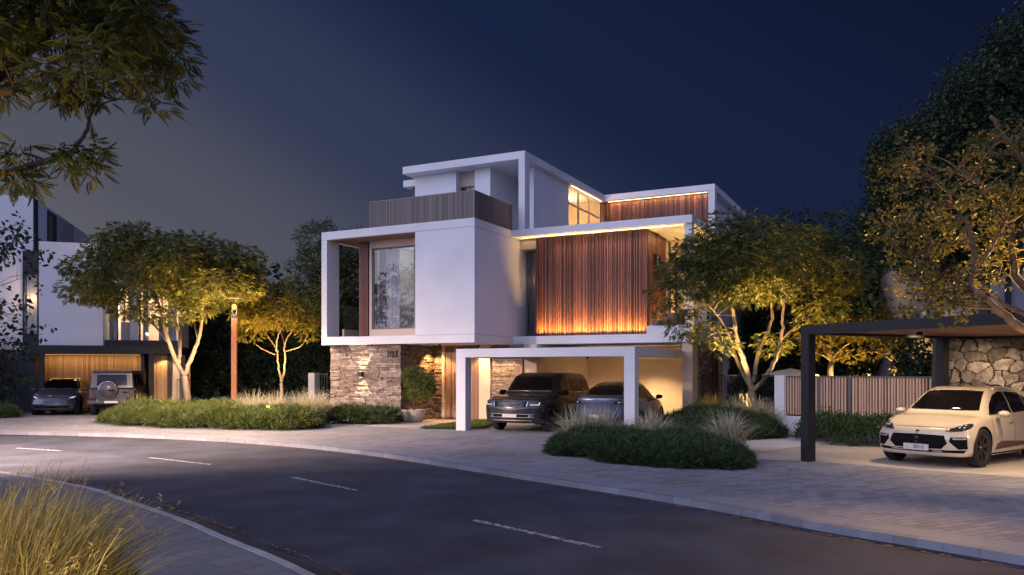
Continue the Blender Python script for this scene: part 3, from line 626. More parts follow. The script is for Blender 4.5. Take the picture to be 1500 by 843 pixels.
light('SPOT', 'pergola_light', (2.4, -3.4, 2.68), 230, (1, .70, .42), pg, aim=(2.6, -3.3, 0), angle=145, blend=.9, size=.08)
light('SPOT', 'pergola_light', (5.2, -1.6, 2.68), 150, (1, .70, .42), pg, aim=(5.2, -.6, .4), angle=140, blend=.9, size=.08)
light('SPOT', 'pergola_light', (1.2, -5.4, 2.68), 330, (1, .70, .42), pg, aim=(1.3, -5.2, 0), angle=145, blend=.9, size=.08)
light('SPOT', 'pergola_light', (3.4, -.5, 2.68), 260, (1, .70, .42), pg, aim=(3.6, 2.2, .9), angle=110, blend=.9, size=.08)
# field stone wall: Voronoi stones as real relief
def rockwall(name, L, H, label):
    e = empty(name, (10.52, 19.62, 0), math.atan2(-.9, 4.1), label, 'wall')
    nx, nz = int(L/.022), int(H/.022); r2 = np.random.default_rng(5)
    gx = int(L/.30); gz = int(H/.26); S = []
    for i in range(gx+2):
        for j in range(gz+2): S.append(((i-.5+r2.uniform(-.42, .42))*L/gx+(.14 if j % 2 else 0), (j-.5+r2.uniform(-.4, .4))*H/gz))
    S = np.array([s for s in S if r2.random() > .12]); T = r2.random(len(S)); K = r2.uniform(.5, 1.0, len(S)); TX = r2.uniform(-.25, .25, (len(S), 2))
    X, Z = np.meshgrid(np.linspace(0, L, nx), np.linspace(0, H, nz), indexing='ij'); P = np.stack([X.ravel(), Z.ravel()], 1)
    wob = .018*np.stack([np.sin(P[:,1]*19+np.sin(P[:,0]*13)*2), np.sin(P[:,0]*17+np.sin(P[:,1]*11)*2)], 1)
    D = np.sqrt((((P+wob)[:, None, :]-S[None])**2*np.array([.8, 1.15])).sum(2)); o = np.argsort(D, 1)[:, :2]
    f1 = D[np.arange(len(P)), o[:,0]]; f2 = D[np.arange(len(P)), o[:,1]]; edge = np.clip((f2-f1)/.05, 0, 1); c = o[:,0]
    d = (1-(1-edge)**2.2)*.075*K[c]+edge*((P-S[c])*TX[c]).sum(1)*.6+edge*.012*np.sin(P[:,0]*61+c)*np.sin(P[:,1]*53+c*2)
    V = np.stack([P[:,0], -d, P[:,1]], 1); idx = np.arange(nx*nz).reshape(nx, nz)
    Fq = np.stack([idx[:-1,:-1].ravel(), idx[1:,:-1].ravel(), idx[1:,1:].ravel(), idx[:-1,1:].ravel()], 1)
    tint = np.where(edge[Fq[:,0]] < .35, 0.0, .25+.75*T[c[Fq[:,0]]])
    npmesh('stone_face', V, Fq, ROCK, e, tint, smooth=True); bx('wall_core', ROCK, e, 0, L, .002, .35, 0, H)
    return e
rockwall('stone_garden_wall', 5.6, 2.72, 'rough field stone wall behind the cream car under the pergola')
ps = empty('garden_parasol', (9.7, 28, 0), 0, 'pale parasol showing over the slat fence left of the black post', 'parasol')
MB().lathe([(.02, 2.02), (.5, 1.93), (1.0, 1.80), (.99, 1.74), (.5, 1.88), (.02, 1.97)], 8).build('canopy', WHITE, ps); MB().tube([(0, 0, 0), (0, 0, 2.08)], .02).build('pole', BLACK, ps)
# ------------------------------------------------------------------ street lamps
CORT = mat('rust_steel', (.42, .15, .055), .55, .1, noise=(3, 5, .8, 1.15, (1, 1, .3)))
def street_lamp(loc, label, e=260, aim=None):
    s = empty('street_lamp', (*loc, 0), R(10), label, 'street lamp', 'street lamps')
    bx('pole', CORT, s, -.10, .10, -.10, .10, 0, 3.98, .006); bx('collar', BLACK, s, -.085, .085, -.085, .085, 3.98, 4.16)
    MB().lathe([(0, 4.81), (.29, 4.785), (.30, 4.77), (.02, 4.76)], 24).build('lamp_cap', BLACK, s)
    cg = MB()
    for k in range(2): a = k*3.14+.4; cg.tube([(math.cos(a)*.075, math.sin(a)*.075, 4.16), (math.cos(a)*.12, math.sin(a)*.12, 4.45), (math.cos(a)*.1, math.sin(a)*.1, 4.77)], .006, 6)
    cg.build('lamp_cage', BLACK, s)
    MB().lathe([(.001, 4.32), (.07, 4.36), (.10, 4.44), (.07, 4.52), (.001, 4.56)], 16).build('bulb', BULB, s, smooth=True)
    if aim: light('SPOT', 'lamp_light', (0, 0, 4.62), e, (1, .68, .50), s, aim=aim, angle=112, blend=1, size=.1)
    else:
        light('SPOT', 'lamp_light', (0, 0, 4.43), e*1.15, (1, .70, .46), s, aim=(0, .001, 0), angle=158, blend=.35, size=.18)
        light('POINT', 'lamp_light', (0, 0, 4.43), e*.07, (1, .66, .40), s, size=.20)
    return s
street_lamp((-10.87, 31.47), 'slim rust brown street lamp glowing in the planting beside the forked tree', 4200)
street_lamp((-14.2, 15.9), 'rust brown street lamp on the near pavement outside the left edge', 30000, (2.6, 3.4, 0))
# ------------------------------------------------------------------ cars
TYRE = mat('tyre_rubber', (.012, .012, .013), .8); RIMD = mat('dark_rim', (.05, .048, .045), .35, .7); RIMB = mat('bronze_rim', (.13, .11, .09), .35, .8)
CGL = mat('car_glass', (.004, .004, .005), .04, 0, .5, coat=.2); TRIM = mat('black_plastic', (.006, .006, .007), .7, spec=.1); CHROME = mat('chrome', (.55, .55, .56), .15, 1)
HLM = mat('lamp_lens_dark', (.03, .03, .035), .08, .2, coat=1); LAMPW = emat('led_and_glint_glow', (.8, .88, 1), 1.0); PLATE = mat('plate_white', (.60, .58, .56), .5); PTXT = mat('plate_black', (.02, .02, .02), .6)  # LAMPW serves real lamp LEDs and the crossover's painted headlight reflection
REDL = mat('tail_lens', (.05, .012, .014), .15, coat=1); HLI = mat('lamp_inner', (.5, .52, .58), .25, .8)
def paintm(n, c, metal=.25, rough=.28): return mat(n, c, rough, metal, coat=1)
def cr(P, t):
    P = np.asarray(P, float); n = len(P)-1; x = np.clip(t*n, 0, n-1e-9); i = x.astype(int); f = (x-i)[:, None]
    p = lambda k: P[np.clip(k, 0, n)]
    p0, p1, p2, p3 = p(i-1), p(i), p(i+1), p(i+2); f = f.reshape((-1,)+(1,)*(P.ndim-1))
    return .5*((2*p1)+(p2-p0)*f+(2*p0-5*p1+4*p2-p3)*f**2+(3*p1-p0-3*p2+p3)*f**3)
class Car:
    # stations: x, zb, wm, zm, w4,z4, w5,z5, w6,z6, z7
    def __init__(s, name, loc, heading, label, cat, paint, st, front, rear, wheels, group=None, capbulge=.12, wrap=.25, wrapr=.2, arch=.06):
        s.e = empty(name, (*loc, 0), heading, label, cat, group); s.paint = paint; s.st = sorted(st); s.L = (s.st[0][0], s.st[-1][0])
        sec = []
        for (x, zb, wm, zm, w4, z4, w5, z5, w6, z6, z7) in s.st:
            sec.append([(x,0,zb),(x,wm*.80,zb),(x,wm*.955,zb+.05),(x,wm*.985,(zb+.05+zm)/2),(x,wm,zm),(x,(wm+w4)/2+.008,(zm+z4)/2+.01),(x,w4,z4),(x,(w4+w5)/2*.99,(z4+z5)/2),(x,w5,z5),(x,w6,z6),(x,w6*.5,z7*.72+z6*.28+.0),(x,0,z7)])
        sec = np.array(sec); n, m = 90, 46
        # interpolate stations by chord in x
        xs = sec[:,0,0]; tt = np.linspace(0, 1, n)
        xi = xs[0]+(xs[-1]-xs[0])*tt; par = np.interp(xi, xs, np.linspace(0, 1, len(xs)))
        G = cr(sec, par); G[:,:,0] = xi[:, None]
        G = np.transpose(cr(np.transpose(G, (1,0,2)), np.linspace(0, 1, m)), (1,0,2))
        def cap(g, d):
            out = []; zc = .5*(g[:,2].min()+g[:,2].max()); 
            for a in (.18, .36, .54, .72, .86, .95, 1.0):
                sc = (1-a**3.6)**(1/3.6) if a < 1 else 0
                h = g.copy(); h[:,1] *= sc; h[:,2] = zc+(g[:,2]-zc)*sc; h[:,0] += d*a; out.append(h)
            return out
        rows = list(reversed(cap(G[0], -capbulge)))+[G[i] for i in range(n)]+cap(G[-1], capbulge)
        A = np.array(rows); W = abs(A[:,:,1]).max()
        xf, xr = A[:,:,0].max(), A[:,:,0].min()
        f = np.clip((A[:,:,0]-(xf-.95))/.95, 0, 1)**1.5; r = np.clip(((xr+.85)-A[:,:,0])/.85, 0, 1)**1.5; yy = (abs(A[:,:,1])/W)**2.6
        A[:,:,0] += -f*yy*wrap+r*yy*wrapr
        for (z, dx) in front: pass
        zz = A[:,:,2]
        if front: A[:,:,0] += f*np.interp(zz, [q[0] for q in front], [q[1] for q in front])
        if rear: A[:,:,0] += r*np.interp(zz, [q[0] for q in rear], [q[1] for q in rear])
        k, mm, _ = A.shape; full = np.concatenate([A, (A*np.array([1,-1,1]))[:, ::-1][:, 1:-1]], 1); M = full.shape[1]
        V = full.reshape(-1, 3); I = np.arange(k*M).reshape(k, M); J = np.roll(I, -1, 1)
        Fq = np.stack([I[:-1].ravel(), J[:-1].ravel(), J[1:].ravel(), I[1:].ravel()], 1)
        bm = bmesh.new(); vs = [bm.verts.new(p) for p in V]
        for q in Fq:
            try: bm.faces.new([vs[i] for i in q])
            except ValueError: pass
        bmesh.ops.remove_doubles(bm, verts=bm.verts, dist=.0015)
        bmesh.ops.recalc_face_normals(bm, faces=bm.faces)
        me = bpy.data.meshes.new('body'); bm.to_mesh(me); bm.free(); me.materials.append(paint); me.materials.append(TRIM)
        body = bpy.data.objects.new('body', me); col.objects.link(body)
        s.wheels = wheels; wx, ww, wr = wheels
        cut = MB(); cut.mi = 1
        for x in wx:
            for sg in (1, -1): 
                y0 = sg*(ww-.36); y1 = sg*(ww+.3); cut.lathe([(0, y0), (wr+arch, y0), (wr+arch, y1), (0, y1)], 40, (x, 0, wr+.01), 'y')
        cu = cut.build('cutter', [paint, TRIM])
        bmc = bmesh.new(); bmc.from_mesh(cu.data); bmesh.ops.remove_doubles(bmc, verts=bmc.verts, dist=1e-4); bmesh.ops.recalc_face_normals(bmc, faces=bmc.faces); bmc.to_mesh(cu.data); bmc.free()
        md = body.modifiers.new('b', 'BOOLEAN'); md.object = cu; md.operation = 'DIFFERENCE'; md.solver = 'EXACT'
        bpy.context.view_layer.update(); dg = bpy.context.evaluated_depsgraph_get()
        pre = bmesh.new(); pre.from_mesh(me); s.bvh = BVHTree.FromBMesh(pre); pre.free()
        new = bpy.data.meshes.new_from_object(body.evaluated_get(dg)); 
        if len(new.polygons) > 200: body.modifiers.clear(); body.data = new
        else: body.modifiers.clear(); print('BOOLEAN FAILED', name)
        bpy.data.objects.remove(cu)
        new = body.data; new.polygons.foreach_set('use_smooth', [True]*len(new.polygons)); new.set_sharp_from_angle(angle=R(38))
        body.name = 'body'; body.parent = s.e; s.body = body; s.xf = xf; s.xr = xr
    def patch(s, name, poly, m, view, off=.004, res=.045, start=4.0, mirror=False, thick=.012, parent=None, rnd=0):
        # poly in (x,z) for side views, (y,z) for front/rear, (x,y) for top; conformed to the body surface
        out = None
        for sg in ((1, -1) if mirror else (1,)):
            P = [Vector(p) for p in poly]
            if rnd:
                for _ in range(3):
                    N = []
                    for i in range(len(P)): a, b = P[i], P[(i+1) % len(P)]; N += [a*.75+b*.25, a*.25+b*.75]
                    P = N
            bm = bmesh.new(); f = bm.faces.new([bm.verts.new((p[0], p[1], 0)) for p in P])
            xs = [p[0] for p in P]; ys = [p[1] for p in P]
            for ax, lo, hi in ((0, min(xs), max(xs)), (1, min(ys), max(ys))):
                t = lo+res
                while t < hi:
                    bmesh.ops.bisect_plane(bm, geom=bm.verts[:]+bm.edges[:]+bm.faces[:], plane_co=(t if ax == 0 else 0, t if ax == 1 else 0, 0), plane_no=(1 if ax == 0 else 0, 1 if ax == 1 else 0, 0)); t += res
            bad = []
            for v in bm.verts:
                a, b = v.co.x, v.co.y
                if view == 'side': o, d = Vector((a, start*sg, b)), Vector((0, -sg, 0))
                elif view == 'front': o, d = Vector((start, a*sg, b)), Vector((-1, 0, 0))
                elif view == 'rear': o, d = Vector((-start, a*sg, b)), Vector((1, 0, 0))
                else: o, d = Vector((a, b*sg, start)), Vector((0, 0, -1))
                h = s.bvh.ray_cast(o, d)
                if h[0] is None: bad.append(v); continue
                nn = h[1]; nn = nn if nn.dot(d) < 0 else -nn
                v.co = h[0]+nn*off
            bmesh.ops.delete(bm, geom=bad, context='VERTS')
            if not bm.faces: bm.free(); continue
            for fc in bm.faces:
                fc.normal_update(); d = {'side': Vector((0, sg, 0)), 'front': Vector((1, 0, 0)), 'rear': Vector((-1, 0, 0)), 'top': Vector((0, 0, 1))}[view]
                if fc.normal.dot(d) < 0: fc.normal_flip()
            bmesh.ops.solidify(bm, geom=bm.faces[:], thickness=thick)
            me = bpy.data.meshes.new(name); bm.to_mesh(me); bm.free(); me.materials.append(m)
            me.polygons.foreach_set('use_smooth', [True]*len(me.polygons))
            o = bpy.data.objects.new(name, me); col.objects.link(o); o.parent = parent or s.e
            me.set_sharp_from_angle(angle=R(40))
            out = o
        return out
    def hit(s, view, a, b):
        o, d = {'front': (Vector((4, a, b)), Vector((-1, 0, 0))), 'rear': (Vector((-4, a, b)), Vector((1, 0, 0))), 'side': (Vector((a, 4, b)), Vector((0, -1, 0)))}[view]
        return s.bvh.ray_cast(o, d)[0]
    def mk_wheels(s, rimm, spokes=10, twin=True, rr=.72):
        wx, ww, wr = s.wheels; proto = None
        for x in wx:
            for sg in (1, -1):
                if proto is None:
                    w = .24; hw = w/2
                    t = MB().lathe([(wr*rr, -hw*.8), (wr*.93, -hw), (wr*.985, -hw*.8), (wr, -hw*.5), (wr, hw*.5), (wr*.985, hw*.8), (wr*.93, hw), (wr*rr, hw*.8), (wr*rr*.96, hw*.3), (wr*rr*.96, -hw*.3), (wr*rr, -hw*.8)], 40, axis='y').build('wheel', TYRE, s.e, smooth=True)
                    r = MB(); R0 = wr*rr
                    r.lathe([(R0*.97, hw*.78), (R0*1.0, hw*.86), (R0*.90, hw*.80), (R0*.88, -hw*.5)], 40, axis='y')
                    r.lathe([(0, hw*.62), (R0*.14, hw*.62), (R0*.18, hw*.45), (R0*.16, 0)], 20, axis='y')
                    for k in range(spokes):
                        a = 2*math.pi*k/spokes
                        for dd in ((-.10, .10) if twin else (0,)):
                            c0, c1 = a+dd*.2, a+dd
                            th = .013 if twin else .03
                            p0 = Vector((math.cos(c0)*R0*.14, hw*.55, math.sin(c0)*R0*.14)); p1 = Vector((math.cos(c1)*R0*.93, hw*.72, math.sin(c1)*R0*.93)); q = Vector((-math.sin(c1), 0, math.cos(c1)))*th
                            y = Vector((0, .03, 0)); r.hexa([p0-q-y, p1-q-y, p1+q-y, p0+q-y, p0-q, p1-q, p1+q, p0+q])
                    rm_ = r.build('rim', rimm, t, smooth=False)
                    bd = MB().lathe([(0, -.02), (R0*.86, -.02), (R0*.86, -.04), (0, -.04)], 24, axis='y').build('brake_disc', TRIM, t)
                    proto = (t, rm_, bd); o = t
                else:
                    o = proto[0].copy(); o.data = o.data.copy(); col.objects.link(o); o.parent = s.e
                    for c in proto[1:]:
                        cc = c.copy(); cc.data = c.data.copy(); col.objects.link(cc); cc.parent = o
                o.location = (x, sg*(ww-.125), wr); o.rotation_euler = (0, random.random(), 0 if sg > 0 else math.pi)
    def mirror(s, x, y, z, m, sc=1):
        for sg in (1, -1):
            mb = MB(); V = []; n = 12
            prof = [(-.075, .3), (-.06, .75), (-.02, 1), (.05, .92), (.10, .55), (.12, .15)]
            for (dx, k) in prof:
                for j in range(n): a = 2*math.pi*j/n; V.append((x+dx*sc, sg*(y+.13+math.cos(a)*.115*k*sc), z+math.sin(a)*.075*k*sc))
            mb.add(V, [(i*n+j, i*n+(j+1)%n, (i+1)*n+(j+1)%n, (i+1)*n+j) for i in range(len(prof)-1) for j in range(n)]+[tuple(range(n)), tuple((len(prof)-1)*n+j for j in range(n))])
            mb.tube([(x+.03, sg*(y-.03), z-.085), (x+.02, sg*(y+.09), z-.05)], .02, 6)
            o = mb.build('wing_mirror', m, s.e, smooth=True)
    def plate(s, view, z, w, h, txt, tilt=0, lean=0):
        p = s.hit(view, 0, z); x = p.x+(.022 if view == 'front' else -.022)
        pl = bx('number_plate', PLATE, s.e, -w/2, w/2, -.01, .01, -h/2, h/2, .004); pl.location = (x, 0, z); pl.rotation_euler = (lean, 0, R(90) if view == 'front' else R(-90))
        if txt: text('plate_digits', txt, h*.85, PTXT, pl, (w*.12, -.012, 0), (R(90), 0, 0), .001)
        return pl
def hdg(dx, dy): return math.atan2(dy, dx)
# --- cream sports SUV under the pergola
th = R(38); fx, fy = -math.cos(th), -math.sin(th)
mid = Vector(((9.37+8.37)/2, (16.2+17.5)/2)); c0 = mid-Vector((fx, fy))*1.40
CRM = paintm('cream_paint', (.62, .53, .405), 0, .2)
S = [(-2.20,.40,.80,.66,.74,.96,.64,1.04,.46,1.10,1.12),(-2.0,.33,.91,.66,.85,1.0,.72,1.12,.52,1.27,1.30),(-1.6,.25,.955,.68,.90,1.03,.76,1.22,.56,1.45,1.49),(-1.0,.22,.965,.68,.91,1.03,.77,1.29,.585,1.545,1.585),(-.3,.20,.955,.66,.905,1.01,.78,1.30,.60,1.58,1.615),(.15,.20,.955,.66,.905,1.0,.785,1.28,.61,1.565,1.60),(.5,.20,.955,.66,.905,.99,.79,1.22,.63,1.45,1.475),(.85,.20,.955,.66,.91,.985,.80,1.13,.66,1.24,1.26),(1.15,.21,.96,.67,.91,.97,.79,1.02,.64,1.055,1.075),(1.5,.22,.965,.68,.90,.93,.76,.985,.52,.99,1.0),(1.85,.22,.955,.66,.88,.86,.74,.90,.5,.90,.91),(2.12,.23,.93,.60,.86,.76,.72,.80,.48,.80,.80)]
car = Car('cream_suv', (c0.x, c0.y), hdg(fx, fy), 'cream sporty SUV parked under the black pergola, plate on its dark grille', 'car', CRM, S, [(.2,-.05),(.45,.0),(.6,.0),(.8,-.10),(1.0,-.2)], [(.3,.02),(.7,0),(1.1,.1),(1.4,.2)], ((-1.40, 1.40), .955, .392), 'cars parked by the villas', .13, .30, .22, .035)
def cabin_windows(c, ws, side, rear, rs=None):
    if ws: c.patch('windscreen', ws, CGL, 'front', .006, .06)
    for p in side: c.patch('side_window', p, CGL, 'side', .006, .06, mirror=True)
    if rear: c.patch('rear_window', rear, CGL, 'rear', .006, .06)
cabin_windows(car, [(-.70,1.12),(-.35,1.115),(0,1.115),(.35,1.115),(.70,1.12),(.56,1.50),(.3,1.52),(-.3,1.52),(-.56,1.50)],
    [[(.93,1.035),(-.12,1.05),(-.14,1.50),(.10,1.50),(.38,1.43),(.66,1.26)], [(-.19,1.05),(-1.0,1.08),(-1.02,1.46),(-.19,1.50)], [(-1.06,1.085),(-1.50,1.14),(-1.35,1.33),(-1.06,1.44)]], [(-.5,1.15),(.5,1.15),(.4,1.38),(-.4,1.38)])
car.patch('sunroof', [(-1.0,-.42),(.0,-.42),(.05,0),(.0,.42),(-1.0,.42)], CGL, 'top', .006, .08)
g = car.patch('grille', [(-.46,.385),(-.57,.50),(-.51,.655),(0,.668),(.51,.655),(.57,.50),(.46,.385)], TRIM, 'front', .005, .05)
car.patch('grille_badge', [(-.03,.565),(.03,.565),(.03,.61),(0,.625),(-.03,.61)], HLM, 'front', .012, .05, parent=g)
car.patch('air_intake', [(.62,.625),(.87,.63),(.88,.40),(.74,.39),(.60,.54)], TRIM, 'front', .005, .05, mirror=True)
car.patch('running_light', [(.64,.61),(.86,.612),(.86,.582),(.66,.578)], HLI, 'front', .014, .05, mirror=True)
car.patch('lower_grille', [(-.82,.315),(.82,.315),(.86,.375),(.6,.365),(-.6,.365),(-.86,.375)], TRIM, 'front', .005, .06)
hl = car.patch('headlight', [(.48,.735),(.62,.725),(.80,.745),(.88,.80),(.87,.885),(.78,.885),(.62,.81)], HLM, 'front', .006, .03, mirror=True, rnd=1)
for (a, b) in ((.70,.80),(.76,.80),(.70,.835),(.76,.845)): car.patch('lamp_led_glint', [(a,b),(a+.016,b),(a+.016,b+.012),(a,b+.012)], LAMPW, 'front', .014, .05, mirror=True)
car.patch('emblem', [(-.035,.70),(0,.67),(.035,.70),(.035,.745),(-.035,.745)], CHROME, 'front', .006, .03, rnd=1)
car.patch('side_blade', [(.86,.33),(-.80,.36),(-.80,.43),(.55,.50),(.76,.44)], mat('bronze_trim', (.10, .065, .045), .5), 'side', .008, .07, mirror=True)
car.patch('sill_trim', [(.98,.24),(-.98,.24),(-.98,.265),(.98,.265)], TRIM, 'side', .006, .09, mirror=True)
for sx in (.95, -.16, -1.02): car.patch('door_seam', [(sx,.42),(sx+.008,.42),(sx+.008,1.02),(sx,1.02)], TRIM, 'side', .002, .09, mirror=True, thick=.004)
for sx in (-.02, -.95): car.patch('door_handle', [(sx,.86),(sx+.17,.865),(sx+.17,.895),(sx,.89)], CRM, 'side', .03, .05, mirror=True, thick=.025)
car.patch('bonnet_seam', [(2.02,-.60),(2.03,0),(2.02,.60),(2.01,.60),(2.02,0),(2.01,-.60)], TRIM, 'top', .002, .08, thick=.004)
car.mirror(.72, .93, 1.06, CRM); car.mk_wheels(RIMB, 7, True); pl_ = car.plate('front', .405, .50, .125, '8010', lean=0)
text('plate_code', '5', .055, PTXT, pl_, (-.18, -.012, -.015), (R(90), 0, 0), .001); 
# --- dark bronze SUV in the villa carport
BRZ = paintm('dark_bronze_paint', (.032, .026, .022), .4, .2)
hd = math.atan2(-MH.v[1], -MH.v[0])
S = [(-2.38,.42,.90,.8,.86,1.10,.78,1.25,.62,1.45,1.50),(-2.25,.34,.99,.8,.94,1.15,.86,1.35,.70,1.70,1.76),(-1.9,.30,1.01,.8,.96,1.16,.88,1.42,.74,1.80,1.84),(-.6,.28,1.01,.8,.96,1.15,.885,1.45,.76,1.835,1.87),(.2,.28,1.01,.8,.96,1.14,.885,1.43,.765,1.825,1.86),(.55,.28,1.01,.8,.96,1.14,.885,1.38,.77,1.72,1.75),(.85,.28,1.01,.8,.965,1.13,.885,1.28,.78,1.48,1.50),(1.12,.28,1.01,.8,.965,1.12,.90,1.18,.76,1.20,1.215),(1.5,.28,1.01,.8,.965,1.10,.88,1.16,.62,1.16,1.165),(2.1,.28,1.0,.78,.95,1.06,.86,1.11,.6,1.11,1.115),(2.40,.30,.97,.72,.93,.98,.86,1.03,.6,1.04,1.05)]
cc = Vector(MH.w(2.60, -1.38+1.5)); 
car = Car('dark_suv', (cc.x, cc.y), hd, 'dark bronze luxury SUV facing out of the white carport, left of the sedan', 'car', BRZ, S, [(.3,-.04),(.6,.0),(.8,.0),(1.0,-.05),(1.2,-.12)], [(.3,.0),(1.0,0),(1.4,.08),(1.8,.22)], ((-1.5, 1.5), 1.0, .39), 'cars parked by the villas', .10, .22, .15, .04)
cabin_windows(car, [(-.80,1.26),(0,1.26),(.80,1.26),(.69,1.74),(0,1.765),(-.69,1.74)],
    [[(.85,1.20),(-.20,1.20),(-.20,1.74),(.22,1.74),(.50,1.66)], [(-.27,1.20),(-1.15,1.20),(-1.15,1.73),(-.27,1.74)], [(-1.22,1.20),(-2.0,1.22),(-1.9,1.66),(-1.22,1.72)]], [(-.7,1.3),(.7,1.3),(.6,1.65),(-.6,1.65)])
car.patch('roof_panel', [(-2.0,-.7),(.2,-.72),(.2,.72),(-2.0,.7)], TRIM, 'top', .004, .12)
g = car.patch('grille', [(-.56,.80),(.56,.80),(.60,.97),(-.60,.97)], TRIM, 'front', .006, .06)
for k in range(4): car.patch('grille_slat', [(-.50,.82+.04*k),(.50,.82+.04*k),(.50,.828+.04*k),(-.50,.828+.04*k)], CHROME, 'front', .012, .1, parent=g)
car.patch('grille_trim', [(.53,.79),(.575,.79),(.615,.98),(.58,.98)], CHROME, 'front', .016, .06, mirror=True)
car.patch('headlight', [(.63,.86),(.90,.86),(.93,.97),(.64,.97)], HLM, 'front', .006, .05, mirror=True)
car.patch('running_light', [(.66,.865),(.93,.865),(.935,.95),(.915,.95),(.91,.885),(.66,.885)], LAMPW, 'front', .014, .05, mirror=True)
car.patch('lower_grille', [(-.80,.46),(.80,.46),(.80,.60),(-.80,.60)], TRIM, 'front', .006, .06)
for zz in (.475, .575): car.patch('bumper_trim', [(-.82,zz),(.82,zz),(.82,zz+.016),(-.82,zz+.016)], CHROME, 'front', .014, .1)
for k in range(3): car.patch('fog_grille', [(.60,.495+.028*k),(.80,.495+.028*k),(.80,.507+.028*k),(.60,.507+.028*k)], CHROME, 'front', .016, .1, mirror=True)
car.patch('skid_plate', [(-.7,.33),(.7,.33),(.74,.40),(-.74,.40)], RIMB, 'front', .006, .08)
car.patch('sill_trim', [(1.05,.30),(-1.05,.30),(-1.05,.42),(1.05,.42)], TRIM, 'side', .006, .1, mirror=True)
for sx in (.95, -.23, -1.2): car.patch('door_seam', [(sx,.45),(sx+.01,.45),(sx+.01,1.18),(sx,1.18)], TRIM, 'side', .002, .1, mirror=True, thick=.004)
for (a, ch) in zip((-.24,-.16,-.08,0,.08,.16), (0,)*6): car.patch('bonnet_letter', [(a,1.005),(a+.04,1.005),(a+.04,1.03),(a,1.03)], CHROME, 'front', .012, .1)
car.mirror(.74, 1.0, 1.22, TRIM, 1.2); car.mk_wheels(RIMD, 9, False); car.plate('front', .53, .50, .11, '')
# --- grey blue sedan in the carport, seen from behind
GRB = paintm('grey_blue_paint', (.10, .125, .20), .35, .25)
S = [(-2.27,.42,.80,.70,.76,.98,.70,1.06,.60,1.10,1.11),(-2.05,.36,.90,.70,.86,1.00,.78,1.10,.64,1.14,1.15),(-1.75,.28,.94,.68,.90,1.02,.80,1.13,.64,1.21,1.24),(-1.35,.22,.96,.66,.91,1.02,.79,1.22,.60,1.37,1.42),(-.8,.20,.96,.65,.91,1.0,.78,1.29,.60,1.51,1.55),(-.1,.19,.955,.64,.905,.98,.78,1.30,.61,1.56,1.595),(.4,.19,.955,.64,.905,.97,.785,1.22,.62,1.46,1.49),(.8,.19,.955,.64,.905,.96,.79,1.12,.64,1.27,1.30),(1.2,.19,.955,.64,.90,.94,.78,1.0,.64,1.05,1.07),(1.6,.20,.95,.62,.88,.86,.74,.92,.5,.93,.94),(2.0,.22,.92,.58,.84,.74,.70,.79,.48,.80,.80),(2.2,.24,.86,.54,.78,.64,.64,.68,.44,.69,.69)]
cc = Vector(MH.w(5.08, -1.2+2.35))
car = Car('grey_sedan', (cc.x, cc.y), math.atan2(MH.v[1], MH.v[0]), 'blue grey sedan seen from behind in the white carport, beside the dark SUV', 'car', GRB, S, [(.2,-.04),(.5,0),(.7,-.1)], [(.35,.04),(.6,.03),(.75,.03),(1.0,-.02),(1.1,-.04),(1.3,.2)], ((-1.44, 1.44), .945, .345), 'cars parked by the villas', .10, .30, .24, .035)
cabin_windows(car, [(-.7,1.10),(.7,1.10),(.56,1.48),(-.56,1.48)],
    [[(1.05,1.0),(.02,1.02),(.0,1.48),(.25,1.45),(.55,1.33),(.85,1.15)], [(-.04,1.02),(-.92,1.06),(-1.0,1.34),(-.75,1.44),(-.05,1.48)], [(-.98,1.07),(-1.35,1.13),(-1.15,1.26),(-1.04,1.31)]], [(-.60,1.18),(0,1.165),(.60,1.18),(.52,1.46),(0,1.50),(-.52,1.46)])
tl = car.patch('tail_light', [(.42,.905),(.66,.90),(.86,.91),(.86,1.00),(.70,1.01),(.52,.985)], REDL, 'rear', .006, .04, mirror=True)
car.patch('tail_lamp_lens', [(.66,.93),(.80,.93),(.80,.975),(.66,.975)], HLI, 'rear', .012, .05, mirror=True)
car.patch('boot_seam', [(-.42,.905),(.42,.905),(.42,.916),(-.42,.916)], TRIM, 'rear', .003, .1)
car.patch('rear_diffuser', [(-.72,.36),(.72,.36),(.80,.48),(.55,.47),(-.55,.47),(-.80,.48)], TRIM, 'rear', .006, .06)
car.patch('emblem', [(-.035,1.03),(.035,1.03),(.035,1.045),(.008,1.04),(.004,.99),(-.004,.99),(-.008,1.04),(-.035,1.045)], CHROME, 'rear', .006, .05)
car.plate('rear', .515, .50, .11, '')
for sx in (1.0, -.01, -.98): car.patch('door_seam', [(sx,.42),(sx+.01,.42),(sx+.01,.98),(sx,.98)], TRIM, 'side', .002, .1, mirror=True, thick=.004)
car.mirror(.80, .93, 1.06, TRIM); car.mk_wheels(RIMD, 5, False)
